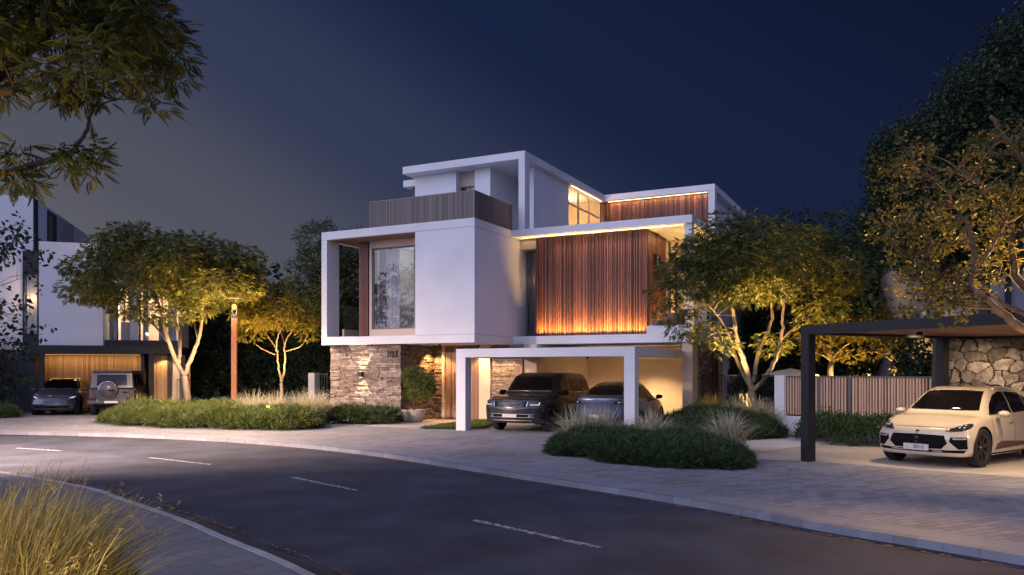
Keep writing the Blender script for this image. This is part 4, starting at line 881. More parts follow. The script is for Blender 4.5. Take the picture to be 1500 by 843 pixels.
# --- dark blue crossover at the left, seen from the front
DBL = paintm('dark_blue_paint', (.05, .058, .085), .4, .3)
S = [(-2.15,.40,.82,.70,.78,1.0,.70,1.12,.5,1.18,1.20),(-1.9,.32,.93,.70,.88,1.05,.78,1.2,.58,1.34,1.37),(-1.4,.24,.96,.68,.91,1.07,.79,1.28,.60,1.50,1.53),(-.7,.22,.96,.68,.91,1.05,.79,1.33,.61,1.59,1.62),(-.1,.22,.96,.68,.91,1.04,.79,1.33,.62,1.60,1.63),(.35,.22,.96,.68,.91,1.03,.795,1.27,.63,1.52,1.55),(.8,.22,.96,.68,.91,1.01,.80,1.16,.65,1.30,1.33),(1.2,.22,.96,.68,.91,.98,.79,1.04,.65,1.09,1.11),(1.6,.22,.95,.66,.89,.90,.75,.97,.5,.98,.99),(1.95,.23,.92,.62,.85,.80,.71,.86,.48,.87,.88),(2.15,.25,.87,.58,.80,.70,.66,.76,.46,.77,.78)]
vL = Vector((-.28, .96)); 
def placeL(px, Y, back): p = Vector(((px-750)/F*Y, Y)); return p+vL*back
p = placeL(76, 34.6, 2.25)
car = Car('blue_crossover', (p.x, p.y), math.atan2(-vL.y, -vL.x), 'dark blue crossover facing out of the left house carport with pale headlights', 'car', DBL, S, [(.25,-.04),(.5,0),(.75,-.1),(.9,-.15)], [(.3,0),(1.0,.05),(1.3,.2)], ((-1.42, 1.42), .95, .36), 'cars parked by the villas', .12, .32, .22, .035)
cabin_windows(car, [(-.72,1.13),(0,1.115),(.72,1.13),(.58,1.53),(0,1.55),(-.58,1.53)],
    [[(1.0,1.05),(-.02,1.07),(-.04,1.54),(.2,1.52),(.5,1.40),(.8,1.22)], [(-.1,1.07),(-1.0,1.10),(-1.1,1.45),(-.9,1.50),(-.12,1.54)], [(-1.06,1.11),(-1.5,1.18),(-1.3,1.36),(-1.14,1.43)]], None)
car.patch('headlight', [(.52,.72),(.80,.76),(.86,.84),(.70,.81)], HLM, 'front', .006, .04, mirror=True)
car.patch('lamp_led_glint', [(.60,.742),(.76,.762),(.82,.815),(.70,.79)], LAMPW, 'front', .012, .05, mirror=True)  # glow stands in for a bright reflection on the headlight
car.patch('lower_grille', [(-.60,.33),(.60,.33),(.70,.43),(-.70,.43)], TRIM, 'front', .006, .06); car.patch('bumper_seam', [(-.7,.58),(.7,.58),(.7,.588),(-.7,.588)], TRIM, 'front', .003, .1)
car.patch('emblem', [(-.035,.70),(.035,.70),(.035,.715),(.008,.71),(.004,.66),(-.004,.66),(-.008,.71),(-.035,.715)], CHROME, 'front', .006, .05)
for sx in (.98, -.05, -1.0): car.patch('door_seam', [(sx,.42),(sx+.01,.42),(sx+.01,1.03),(sx,1.03)], TRIM, 'side', .002, .1, mirror=True, thick=.004)
car.mirror(.80, .93, 1.10, DBL); car.mk_wheels(RIMD, 5, False)
# --- boxy off-roader with rear spare wheel
GRY = paintm('taupe_grey_paint', (.055, .050, .062), .3, .35)
p = placeL(163, 34.5, 2.3)
gw = empty('boxy_offroader', (p.x, p.y, 0), math.atan2(vL.y, vL.x), 'boxy grey off-roader seen from behind with round spare wheel cover on its door', 'car', 'cars parked by the villas')
lo = MB().box(-2.2, 2.2, -.90, .90, .48, 1.16).build('body', GRY, gw, bevel=.04)
cab = MB().hexa([(-2.18,-.87,1.161),(.95,-.87,1.161),(.95,.87,1.161),(-2.18,.87,1.161),(-2.10,-.77,1.88),(.62,-.77,1.88),(.62,.77,1.88),(-2.10,.77,1.88)]).build('cabin', GRY, gw, bevel=.05)
bx('roof', GRY, gw, -2.12, .66, -.79, .79, 1.875, 1.95, .03)
lerpw = lambda z: .87-(z-1.161)/.719*.10
def gside(nm, x0, x1, z0, z1, m, e=.006):
    for sg in (1, -1): MB().hexa([(x0, sg*(lerpw(z0)-.02), z0), (x1, sg*(lerpw(z0)-.02), z0), (x1, sg*(lerpw(z0)+e), z0), (x0, sg*(lerpw(z0)+e), z0), (x0, sg*(lerpw(z1)-.02), z1), (x1, sg*(lerpw(z1)-.02), z1), (x1, sg*(lerpw(z1)+e), z1), (x0, sg*(lerpw(z1)+e), z1)]).build(nm, m, gw)
gside('side_window', -1.95, -1.25, 1.24, 1.80, CGL); gside('side_window', -1.12, -.38, 1.24, 1.80, CGL); gside('side_window', -.26, .48, 1.24, 1.80, CGL)
lx = lambda z: -2.18+(z-1.161)/.719*.08
MB().hexa([(lx(1.30)-.008,-.60,1.30),(lx(1.30)+.02,-.60,1.30),(lx(1.30)+.02,.60,1.30),(lx(1.30)-.008,.60,1.30),(lx(1.77)-.008,-.57,1.77),(lx(1.77)+.02,-.57,1.77),(lx(1.77)+.02,.57,1.77),(lx(1.77)-.008,.57,1.77)]).build('rear_window', CGL, gw)
MB().box(-2.212, -2.2, -.70, .70, .60, .61).box(-2.212, -2.19, -.705, -.695, .60, 1.16).box(-2.212, -2.19, .695, .705, .60, 1.16).build('rear_door_seam', TRIM, gw)
sp = MB().lathe([(0, -.235), (.30, -.235), (.365, -.20), (.375, -.15), (.365, 0), (0, 0)], 40, (-2.2, .12, 1.12), 'x').build('spare_wheel_cover', GRY, gw, smooth=True)
MB().lathe([(.355, -.222), (.372, -.222), (.374, -.205), (.357, -.205)], 40, (-2.2, .12, 1.12), 'x').build('cover_ring', CHROME, sp, smooth=True)
bx('cover_badge', TRIM, sp, -2.445, -2.434, -.14, .10, 1.06, 1.12)
bx('door_handle', TRIM, gw, -2.235, -2.2, -.62, -.44, .98, 1.03, .01)
for sg in (1, -1):
    bx('tail_light', REDL, gw, -2.33, -2.2, sg*.62, sg*.86, .70, .80, .01); bx('fender_flare', TRIM, gw, -1.95, -.95, sg*.90, sg*.97, .86, .93, .02); bx('fender_flare', TRIM, gw, .95, 1.95, sg*.90, sg*.97, .86, .93, .02)
    bx('side_step', TRIM, gw, -.8, .8, sg*.86, sg*1.0, .38, .44, .02); bx('side_trim', TRIM, gw, -2.1, 2.1, sg*.90, sg*.915, .98, 1.02)
    bx('running_pipe', CHROME, gw, -2.40, -2.35, sg*.50, sg*.55, .56, .72, .01)
bx('bumper', GRY, gw, -2.36, -2.2, -.93, .93, .52, .68, .03); bx('undertray', TRIM, gw, -2.1, 2.1, -.7, .7, .30, .48)
pl_ = bx('number_plate', PLATE, gw, -2.372, -2.36, -.26, .26, .55, .64); bx('bonnet', GRY, gw, .97, 2.15, -.70, .70, 1.162, 1.24, .03)
W = object.__new__(Car); W.e = gw; W.wheels = ((-1.45, 1.45), .93, .40); W.mk_wheels(RIMD, 6, False)
for m_ in ('mirror',): W.mirror(.75, .88, 1.30, TRIM)
# ------------------------------------------------------------------ vegetation
LF1 = leafmat('feather_leaf', (.052, .092, .036), (.155, .145, .030), .35)
LFO = leafmat('overhang_leaf', (.050, .085, .028), (.12, .125, .026), .4)
LF2 = leafmat('olive_leaf', (.09, .09, .02), (.18, .15, .025), .45)
LF3 = leafmat('dark_leaf', (.016, .034, .018), (.034, .055, .022), .2)
LFB = leafmat('small_leaf', (.034, .050, .016), (.11, .090, .016), .35)
LFG = leafmat('ground_cover_leaf', (.07, .105, .026), (.16, .19, .045), .25)
LFD = leafmat('dark_ground_cover_leaf', (.034, .066, .026), (.072, .11, .036), .2)
STRAW = leafmat('straw_grass', (.48, .43, .27), (.62, .57, .40), .3)
GRASSG = leafmat('tall_grass', (.34, .27, .06), (.56, .44, .16), .35)
BARK = mat('pale_bark', (.23, .18, .13), .85, noise=(4, 8, .6, 1.2, (1, 1, .35)), bump=(18, .7, .02, (1, 1, .3)))
BARKD = mat('dark_bark', (.07, .05, .04), .9, bump=(14, .6, .02))
def unit(a): return a/np.maximum(np.linalg.norm(a, axis=-1, keepdims=True), 1e-9)
def frames(d, up=(0,0,1), jit=.35):
    n = len(d); d = unit(d); u = np.tile(np.array(up, float), (n,1))+rng.normal(0, jit, (n,3)); y = unit(np.cross(u, d)); z = np.cross(d, y)
    return np.stack([d, y, z], 2)
def scatter(T, TF, pos, M, sc):
    n, m = len(pos), len(T); V = np.einsum('nij,mj->nmi', M, T)*sc[:, None, None]+pos[:, None, :]
    Fq = (TF[None]+(np.arange(n)*m)[:, None, None]).reshape(-1, TF.shape[1]); return V.reshape(-1, 3), Fq
def pinnate(L=.5, pairs=9, ll=.17, lw=.05, droop=.5):
    V = []; Fq = []
    def leaf(b, d, l, w):
        d = Vector(d).normalized(); s = d.cross(Vector((0,0,1))).normalized()*w/2; b = Vector(b); k = len(V)
        V.extend([tuple(b), tuple(b+d*l*.5+s), tuple(b+d*l+Vector((0,0,-l*.25))), tuple(b+d*l*.5-s)]); Fq.append((k, k+1, k+2, k+3))
    for i in range(pairs):
        t = (i+1)/(pairs+.5); x = L*t; z = -droop*L*t*t*.6; s = math.sin(math.pi*(.18+.75*t))
        for sg in (1, -1): leaf((x, 0, z), (.55, sg, -.15-.3*t), ll*s*(.9+.2*random.random()), lw)
    leaf((L, 0, -droop*L*.6), (1, 0, -.5), ll*.6, lw)
    return np.array(V), np.array(Fq)
def twig(L=.3, n=10, ll=.07, lw=.045):
    V = []; Fq = []
    for i in range(n):
        t = (i+.5)/n; b = Vector((L*t, 0, 0)); d = Vector((random.uniform(-.1, .8), random.uniform(-1, 1), random.uniform(-.9, .8))).normalized(); s = d.orthogonal().normalized()
        s = (Quaternion(d, random.uniform(0, 6.28)) @ s)*lw/2; l = ll*random.uniform(.7, 1.2); k = len(V); o = d*.03
        V.extend([tuple(b+o), tuple(b+o+d*l*.55+s), tuple(b+o+d*l), tuple(b+o+d*l*.55-s)]); Fq.append((k, k+1, k+2, k+3))
    return np.array(V), np.array(Fq)
def crown_sprays(clumps, n_per, T, TF, sc=(.8, 1.25), down=-.15, shell=.55):
    Vs = []; Fs = []; Ts = []; off = 0
    for (c, r) in clumps:
        c = np.array(c, float); r = np.array(r, float); vol = np.prod(r)**(2/3); n = max(4, int(n_per*vol))
        d = unit(rng.normal(0, 1, (n,3))); rad = shell+(1-shell)*rng.random((n,1))**.7; p = c+d*rad*r*np.array([1,1,1])
        dd = d*np.array([1,1,.45])+rng.normal(0, .5, (n,3))*np.array([1,1,.6])+np.array([0,0,down]); M = frames(dd)
        V, Fq = scatter(T, TF, p, M, rng.uniform(sc[0], sc[1], n)); Vs.append(V); Fs.append(Fq+off); off += len(V)
        t = np.clip(rng.random(n)*.8+rng.random()*.3, 0, 1); Ts.append(np.repeat(t, len(TF)))
    return np.concatenate(Vs), np.concatenate(Fs), np.concatenate(Ts)
def dome(c, rx, ry, rz, n, r=(.6, 1.1), flat=.7, zmin=-.15, inner=.25):
    out = []; r2 = random.Random(int(abs(c[0])*100+n))
    for i in range(n):
        while True:
            d = Vector((r2.gauss(0,1), r2.gauss(0,1), r2.gauss(0,1))).normalized()
            if d.z > zmin: break
        k = r2.uniform(.78, 1.0) if r2.random() > inner else r2.uniform(.3, .7); rr = r2.uniform(*r)
        out.append(((c[0]+d.x*(rx-rr*.6)*k, c[1]+d.y*(ry-rr*.6)*k, c[2]+d.z*(rz-rr*.4)*k), (rr, rr, rr*flat)))
    return out
def limb_mesh(mb, limbs, clumps, br=.03, nb=1.0, seed=1, cyl=7):
    r2 = random.Random(seed); nodes = []
    for pts, ra, rb in limbs:
        s = smooth3(pts, 6); n = len(s); rad = [ra+(rb-ra)*(i/(n-1)) for i in range(n)]
        s = [Vector(p)+Vector((r2.gauss(0,1), r2.gauss(0,1), 0))*.012*(1 if 0 < i < n-1 else 0) for i, p in enumerate(s)]
        mb.tube(s, rad, 10); nodes += [(p, rad[i]) for i, p in enumerate(s) if i > n*.45]
    for (c, r) in clumps:
        if r2.random() > nb: continue
        c = Vector(c); best = min(nodes, key=lambda q: (q[0]-c).length+max(0, q[0].z-c.z)*2)
        a = best[0]; mid = a.lerp(c, .5)+Vector((r2.uniform(-.2,.2), r2.uniform(-.2,.2), r2.uniform(-.1,.25)))*((c-a).length*.35)
        s = smooth3([a, mid, c], 5); rb = min(br, best[1]*.7); mb.tube(s, [rb*(1-.75*i/(len(s)-1)) for i in range(len(s))], 6)
        for _ in range(3):
            e = c+Vector((r2.uniform(-1,1)*r[0], r2.uniform(-1,1)*r[1], r2.uniform(-.5,1)*r[2]))*.8; k = s[len(s)//2+r2.randint(0, len(s)//3)]
            mb.tube([k, k.lerp(e, .5)+Vector((0,0,.08)), e], [rb*.4, rb*.28, rb*.12], 5)
def smooth3(pts, k):
    P = [Vector(p) for p in pts]; n = len(P); out = []
    for i in range(n-1):
        p0, p1, p2, p3 = P[max(i-1,0)], P[i], P[i+1], P[min(i+2,n-1)]
        for j in range(k):
            t = j/k; out.append(.5*((2*p1)+(p2-p0)*t+(2*p0-5*p1+4*p2-p3)*t*t+(3*p1-p0-3*p2+p3)*t**3))
    out.append(P[-1]); return out
def tree(name, label, limbs, clumps, T, n_per, leaf, bark, group=None, sc=(.8, 1.25), br=.03, nb=1, down=-.15, seed=1, shell=.55):
    b = limbs[0][0][0]; e = empty(name, (b[0], b[1], 0), 0, label, 'tree', group); o = Vector((b[0], b[1], 0))
    mb = MB(); limb_mesh(mb, limbs, clumps, br, nb, seed); t = mb.build('trunk', bark, e, smooth=True); t.matrix_parent_inverse = Matrix.Translation(-o)
    V, Fq, tt = crown_sprays(clumps, n_per, T[0], T[1], sc, down, shell); V = V[:]-np.array(o)
    npmesh('crown', V, Fq, leaf, e, tt)
    return e
PIN = pinnate(.20, 5, .10, .042, .5); PINB = pinnate(.42, 7, .13, .062, .4); TW = twig(.30, 10, .085, .055); TWB = twig(.45, 11, .17, .11); TWS = twig(.24, 9, .062, .040)
def uplight(loc, aim, e0, color=(1, .58, .18), angle=75, size=.05, label=None):
    e = e0*4; h_ = loc[2] if len(loc) > 2 else .62
    u = empty('garden_uplight', (loc[0], loc[1], 0), 0, label, 'garden light', 'small spike lights among the plants')
    d = (Vector(aim)-u.location-Vector((0,0,h_))).normalized()
    MB().tube([Vector((0,0,0)), Vector((0,0,h_)), Vector((0,0,h_))+d*.10], [.015, .015, .035], 10).build('light_body', BLACK, u)
    light('SPOT', 'uplight_beam', Vector((0,0,h_+.01))+d*.14, e, color, u, angle=angle, blend=.7, size=size, rot=d.to_track_quat('-Z', 'Y').to_euler())
def P3(px, py, Y): return tuple(at(px, py, Y))
# --- forked tree beside the street lamp
Y = 33.5
b = P3(273, 609, Y); fk = P3(270, 552, Y)
limbs = [([ (b[0], b[1], 0), P3(274, 580, Y), fk], .16, .125), ([fk, P3(250, 510, Y-.2), P3(239, 470, Y-.5), P3(225, 425, Y-.8), P3(205, 385, Y-1)], .10, .03),
         ([fk, P3(284, 515, Y+.2), P3(295, 480, Y+.3), P3(297, 440, Y), P3(310, 400, Y-.3)], .10, .03), ([P3(262, 532, Y), P3(263, 490, Y+1), P3(250, 450, Y+1.5), P3(240, 400, Y+1.5)], .08, .03),
         ([P3(245, 500, Y-.2), P3(215, 465, Y+.5), P3(180, 440, Y+.6)], .05, .02), ([P3(290, 495, Y+.3), P3(280, 450, Y+1.2), P3(275, 410, Y+1)], .05, .02)]
cx = P3(248, 430, Y)
cl = dome((cx[0], Y, cx[2]), 4.3, 3.6, 3.05, 64, (.6, 1.05), .62, -.05)
cl += [(P3(x, y, Y+d), (.75, .75, .5)) for x, y, d in ((135, 400, -.3), (150, 425, .5), (180, 450, 0), (215, 455, -1), (255, 460, -1.2), (290, 450, -1), (330, 425, -.5), (360, 395, 0), (160, 370, 0))]
tree('forked_tree', 'broad feathery tree with pale forked trunk between the left carport and the street lamp', limbs, cl, PIN, 340, LF1, BARK, seed=3)
uplight((b[0]+.5, Y-1.0), P3(262, 450, Y), 420, (1, .62, .26), 50, label='small spike light at the foot of the forked tree by the lamp')
uplight((b[0]+2.2, Y-.8), P3(335, 400, Y-.5), 1400, AMB, 75, label='small spike light right of the forked tree trunk')
uplight((b[0]+.8, Y+1.6), P3(250, 400, Y+.5), 650, AMB, 85, label='small spike light behind the forked tree trunk')
uplight((-12.2, 28.4), (-12.6, 31.5, .3), 14, (1, .72, .36), 120, label='small spike light low in the lamp bed, left of the lamp')
uplight((-8.6, 28.0), (-8.3, 31.0, .4), 14, (1, .72, .36), 120, label='small spike light low in the lamp bed, right of the lamp')
# --- small glowing tree left of the villa
Y = 36
b = P3(412, 605, Y); fk = P3(412, 562, Y)
limbs = [([(b[0], b[1], 0), P3(413, 580, Y), fk], .085, .07), ([fk, P3(407, 530, Y), P3(405, 512, Y), P3(390, 490, Y), P3(372, 465, Y)], .05, .015), ([fk, P3(418, 530, Y), P3(417, 505, Y), P3(430, 480, Y), P3(445, 455, Y)], .05, .015),
         ([P3(405, 515, Y), P3(408, 490, Y-.5), P3(425, 465, Y-.6)], .04, .015), ([P3(403, 520, Y), P3(385, 512, Y), P3(375, 505, Y-.3)], .03, .012), ([P3(418, 515, Y), P3(440, 508, Y-.3), P3(450, 495, Y)], .03, .012), ([P3(417, 505, Y), P3(410, 480, Y+.6), P3(400, 455, Y+.5)], .04, .015)]
cx = P3(408, 478, Y)
cl = dome((cx[0], Y, cx[2]), 2.1, 2.0, 1.55, 34, (.4, .7), .5, 0)
cl += [(P3(x, y, Y-.6), (.55, .55, .3)) for x, y in ((368, 492), (385, 482), (410, 472), (432, 476), (452, 490), (360, 478))]
tree('small_tree', 'small amber lit feathery tree with thin pale stems left of the villa', limbs, cl, PIN, 360, LF2, BARK, sc=(.6, .95), seed=5)
uplight((b[0]+.9, Y-2.4), P3(408, 470, Y), 900, AMB, 70, label='small spike light under the small amber tree left of the villa')
uplight((b[0]-1.3, Y+.9), P3(385, 440, Y+2), 500, AMB, 90, label='small spike light behind the small amber tree')
# --- trees and hedges behind, left of the villa
def bgtree(name, px, top, Y, rx, h0, label, n=40, leaf=LF3, T=TWB, n_per=60, r=(.8, 1.5), group='trees beyond the plots', ry=None, lx=0, flat=.85):
    x = (px-750)/F*Y; zt = HC+(HZ-top)/F*Y; cz = (zt+h0)/2; rz = (zt-h0)/2
    cl = dome((x, Y, cz), rx, ry or rx*.8, rz, n, r, flat, -.9)
    limbs = [([(x, Y, 0), (x+.1, Y, h0*.6), (x-.1+lx, Y, cz), (x+lx, Y, zt-rz*.5)], .2, .05)]
    return tree(name, label, limbs, cl, T, n_per, leaf, BARKD, group, sc=(.8, 1.3), br=.05, nb=.5, seed=px)
bgtree('dense_tree', 487, 318, 41, 2.3, 1.2, 'tall dense dark tree rising behind the left balcony of the villa', 60, LF3, TW, 190, (.6, 1.1))
bgtree('hedge_tree', 415, 412, 46, 3.0, .5, 'olive round tree behind the small amber tree', 34, LF2, n_per=60)
bgtree('hedge_tree', 345, 418, 48, 2.6, .3, 'dark bushy tree in the gap right of the street lamp', 30, LF2)
bgtree('dense_tree', 300, 430, 47, 3.2, .3, 'dark bushy tree behind the forked tree, right of the left house', 34, LF3)
def hedge(name, poly, h, leaf, T, dens, label, sc=(.8, 1.3), kind=None, cat='hedge', group=None, zjit=.12, edge=.35, up=.55, zbase=0, amp=.25):
    P = np.array(poly, float); x0, y0 = P.min(0); x1, y1 = P.max(0); A = .5*abs(np.dot(P[:,0], np.roll(P[:,1], 1))-np.dot(P[:,1], np.roll(P[:,0], 1)))
    N = int(dens*A*(x1-x0)*(y1-y0)/A); q = np.stack([rng.uniform(x0, x1, N), rng.uniform(y0, y1, N)], 1)
    ins = np.zeros(N, bool); de = np.full(N, 1e9)
    for i in range(len(P)):
        a, b_ = P[i], P[(i+1) % len(P)]; c = ((a[1] > q[:,1]) != (b_[1] > q[:,1])) & (q[:,0] < (b_[0]-a[0])*(q[:,1]-a[1])/(b_[1]-a[1]+1e-12)+a[0]); ins ^= c
        ab = b_-a; t = np.clip(((q-a)@ab)/(ab@ab), 0, 1); de = np.minimum(de, np.linalg.norm(q-(a+t[:,None]*ab), axis=1))
    wob = .09*np.sin(q[:,0]*3.1+1.3*np.sin(q[:,1]*2.3))+.07*np.sin(q[:,1]*4.7+q[:,0]*1.9); ins &= (de+wob > .06)
    q = q[ins]; de = de[ins]; n = len(q)
    hh = h*(1-np.exp(-de/edge))*(1+amp*np.sin(q[:,0]*2.1+np.sin(q[:,1]*1.7)*1.5)*np.cos(q[:,1]*2.4)+.4*amp*np.sin(q[:,0]*6.3)*np.sin(q[:,1]*5.7))
    z = np.maximum(.02, hh*(1-.45*rng.random(n)**2))+rng.normal(0, zjit, n)*hh; z = np.maximum(z, .02)
    d = np.stack([rng.normal(0, 1, n), rng.normal(0, 1, n), rng.normal(up, .5, n)], 1)
    pos = np.stack([q[:,0], q[:,1], z+zbase], 1); c0_ = np.array([x0, y0, 0]); 
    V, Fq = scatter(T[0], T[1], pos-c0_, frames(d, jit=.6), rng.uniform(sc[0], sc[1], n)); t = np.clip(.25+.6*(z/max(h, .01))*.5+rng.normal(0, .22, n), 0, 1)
    o = npmesh(name, V, Fq, leaf, None, np.repeat(t, len(T[1]))); o.location = (x0, y0, 0)
    # soil mound under the foliage
    tag(o, label, cat, group, kind); return o
def needles(L=.16, n=9, w=.012):
    V = []; Fq = []
    for i in range(n):
        a = random.uniform(0, 6.28); sp = random.uniform(.2, .9); d = Vector((1, math.cos(a)*sp, math.sin(a)*sp)).normalized(); b = Vector((random.uniform(0, .05), 0, 0)); l = L*random.uniform(.6, 1.15)
        s = d.orthogonal().normalized(); s = (Quaternion(d, random.uniform(0, 6.28)) @ s)*w/2; k = len(V)
        V.extend([tuple(b-s*.5), tuple(b+d*l*.5-s), tuple(b+d*l+Vector((0,0,-.02))), tuple(b+d*l*.5+s)]); Fq.append((k, k+1, k+2, k+3))
    return np.array(V), np.array(Fq)
ND = needles(.23, 11, .018); NDS = needles(.20, 11, .013)
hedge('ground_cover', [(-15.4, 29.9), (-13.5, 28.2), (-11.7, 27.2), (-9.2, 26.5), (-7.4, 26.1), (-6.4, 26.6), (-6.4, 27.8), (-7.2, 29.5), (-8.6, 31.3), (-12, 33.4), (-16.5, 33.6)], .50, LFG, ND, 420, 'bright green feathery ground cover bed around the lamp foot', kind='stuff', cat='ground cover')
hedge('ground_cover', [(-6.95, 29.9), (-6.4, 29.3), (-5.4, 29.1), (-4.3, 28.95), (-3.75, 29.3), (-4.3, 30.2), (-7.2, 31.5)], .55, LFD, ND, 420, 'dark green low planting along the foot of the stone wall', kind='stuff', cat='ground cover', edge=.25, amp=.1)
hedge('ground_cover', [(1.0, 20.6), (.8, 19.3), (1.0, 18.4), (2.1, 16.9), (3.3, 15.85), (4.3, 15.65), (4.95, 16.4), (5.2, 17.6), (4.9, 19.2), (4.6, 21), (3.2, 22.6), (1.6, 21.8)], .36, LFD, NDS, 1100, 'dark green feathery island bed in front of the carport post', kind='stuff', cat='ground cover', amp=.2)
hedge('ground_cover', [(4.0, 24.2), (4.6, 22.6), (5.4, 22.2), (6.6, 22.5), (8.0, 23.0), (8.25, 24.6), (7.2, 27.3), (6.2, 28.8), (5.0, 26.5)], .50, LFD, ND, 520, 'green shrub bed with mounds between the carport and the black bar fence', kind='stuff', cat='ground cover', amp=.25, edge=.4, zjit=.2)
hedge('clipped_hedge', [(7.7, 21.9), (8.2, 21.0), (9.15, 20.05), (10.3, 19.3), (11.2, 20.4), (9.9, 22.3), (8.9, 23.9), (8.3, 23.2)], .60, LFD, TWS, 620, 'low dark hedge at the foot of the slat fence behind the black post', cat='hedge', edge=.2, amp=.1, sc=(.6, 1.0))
hedge('ground_cover', [(-26, 33.6), (-21.9, 32.6), (-20.6, 32.6), (-20.3, 33.4), (-22, 35.5), (-26, 36)], .45, LFD, ND, 260, 'low dark planting at the far left edge beside the blue crossover', kind='stuff', cat='ground cover')
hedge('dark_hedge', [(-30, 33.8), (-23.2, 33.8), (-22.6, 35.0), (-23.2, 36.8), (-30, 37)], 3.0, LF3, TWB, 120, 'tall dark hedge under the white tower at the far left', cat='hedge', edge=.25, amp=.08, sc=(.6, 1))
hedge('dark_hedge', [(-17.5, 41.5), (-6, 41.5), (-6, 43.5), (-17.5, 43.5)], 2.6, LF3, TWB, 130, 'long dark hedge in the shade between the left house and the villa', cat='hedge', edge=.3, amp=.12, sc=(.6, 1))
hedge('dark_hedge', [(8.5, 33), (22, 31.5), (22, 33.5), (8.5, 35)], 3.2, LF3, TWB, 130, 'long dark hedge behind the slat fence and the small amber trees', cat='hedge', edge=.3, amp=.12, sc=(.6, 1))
hedge('tree_line', [(-70, 62), (60, 62), (60, 68), (-70, 68)], 6.5, LF3, TWB, 9, 'far dark band of trees closing the horizon', kind='stuff', cat='tree line', edge=.6, amp=.3, sc=(2.5, 4.5))
LAWN = mat('lawn_soil', (.05, .07, .025), .9)
lp = [(-3.1, 26.8), (-1.9, 26.6), (-.95, 26.9), (-.55, 28.2), (-.35, 30.2), (-.9, 31.0), (-1.6, 30.2), (-2.4, 28.6)]
sheet('lawn_base', lp, .004, LAWN)
hedge('lawn', lp, .05, LFG, needles(.07, 10, .008), 900, 'small lawn patch beside the entrance path behind the left carport post', kind='stuff', cat='lawn', edge=.05, amp=0, sc=(.6, 1), up=1.2)
sheet('entrance_path', [(-5.2, 28.1), (-3.3, 27.0), (-2.7, 28.5), (-1.9, 30.1), (-1.2, 31.3), (-4.5, 32.8), (-4.4, 30.0)], .004, PAD)
# --- ornamental grasses
def grassclump(name, loc, h, r, n, m, label, group, spread=.9, w=.008, lean=(0, 0), plume=0):
    a = rng.uniform(0, 2*math.pi, n); k = 6; t = np.linspace(0, 1, k)[None, :]; sp = (rng.random(n)**.7*spread)[:, None]; hh = (h*rng.uniform(.6, 1.08, n))[:, None]
    b = rng.normal(0, r*.35, (n, 2)); dx = np.cos(a)[:, None]*sp+lean[0]; dy = np.sin(a)[:, None]*sp+lean[1]
    X = b[:, :1]+dx*hh*t**1.8*.9; Y_ = b[:, 1:]+dy*hh*t**1.8*.9; Z = hh*(t-.42*np.minimum(sp, 1.2)*t**2.6)
    sx, sy = -np.sin(a+rng.normal(0, .8, n))[:, None], np.cos(a+rng.normal(0, .8, n))[:, None]; ww = w*(1-t**2*.85)*rng.uniform(.6, 1.3, n)[:, None]
    L_ = np.stack([X-sx*ww, Y_-sy*ww, Z], 2); R_ = np.stack([X+sx*ww, Y_+sy*ww, Z], 2); V = np.stack([L_, R_], 2).reshape(-1, 3)
    base = (np.arange(n)*k*2)[:, None]; j = np.arange(k-1)[None, :]*2; Fq = np.stack([base+j, base+j+1, base+j+3, base+j+2], 2).reshape(-1, 4)
    tt = np.repeat(rng.random(n), k-1)
    if plume:
        T, TF = needles(.035, 6, .006); idx = rng.choice(n, plume); pl = []; 
        for i in idx:
            for q in np.linspace(.55, 1.0, 9): f = q*(k-1); i0 = min(int(f), k-2); f -= i0; c = (np.array([X[i,i0], Y_[i,i0], Z[i,i0]])*(1-f)+np.array([X[i,i0+1], Y_[i,i0+1], Z[i,i0+1]])*f); pl.append(c)
        pl = np.array(pl); V2, F2 = scatter(T, TF, pl, frames(rng.normal(0, 1, (len(pl), 3))+np.array([0,0,1.])), np.full(len(pl), 1.)); Fq = np.concatenate([Fq, F2+len(V)]); V = np.concatenate([V, V2]); tt = np.concatenate([tt, np.full(len(F2), .8)])
    o = npmesh(name, V, Fq, m, None, tt); o.location = loc; return tag(o, label, 'grass clump', group)
def gl(px, py): x, y = gp(px, py); return (x, y, 0)
G1 = 'blond grass tufts in the planting beds'
for (px, py, h, n, lb) in ((370, 621, 1.35, 700, 'rounded blond grass tuft just right of the lamp foot'), (400, 620, 1.3, 700, 'arching blond grass tuft in front of the small amber tree trunk'), (352, 616, 1.15, 380, 'low blond grass tuft behind the lamp foot'),
    (446, 622, 1.4, 800, 'bright upright grass tuft at the right end of the lamp bed'), (466, 620, 1.35, 800, 'bright spiky grass tuft touching the dark planting of the stone wall'), (255, 610, 1.0, 300, 'short grass tuft beside the foot of the forked tree'), (205, 612, 1.1, 380, 'grass tuft in front of the boxy off-roader')):
    grassclump('grass_tuft', gl(px, py), h, .45, n, STRAW if px > 300 else GRASSG, lb, G1, 1.15, .010)
for (px, py, h, n, lb, m) in ((848, 657, 1.15, 650, 'pale grass tuft on the left of the island, under the sedan plate', STRAW), (880, 656, 1.15, 650, 'pale grass tuft on the island just left of the carport post', STRAW), (955, 660, 1.1, 650, 'pale grass tuft just right of the carport post base', STRAW), (1068, 662, 1.1, 650, 'pale grass tuft at the right end of the island', STRAW),
    (1040, 630, 1.35, 900, 'brownish grass mound left of the many stemmed tree', GRASSG), (1088, 634, 1.25, 1000, 'tan grass mound at the foot of the many stemmed tree', STRAW), (1122, 634, 1.2, 900, 'tan grass mound between the tree foot and the white fence post', STRAW)):
    grassclump('grass_tuft', gl(px, py), h, .40, n, m, lb, G1, 1.2, .012)
i = 0
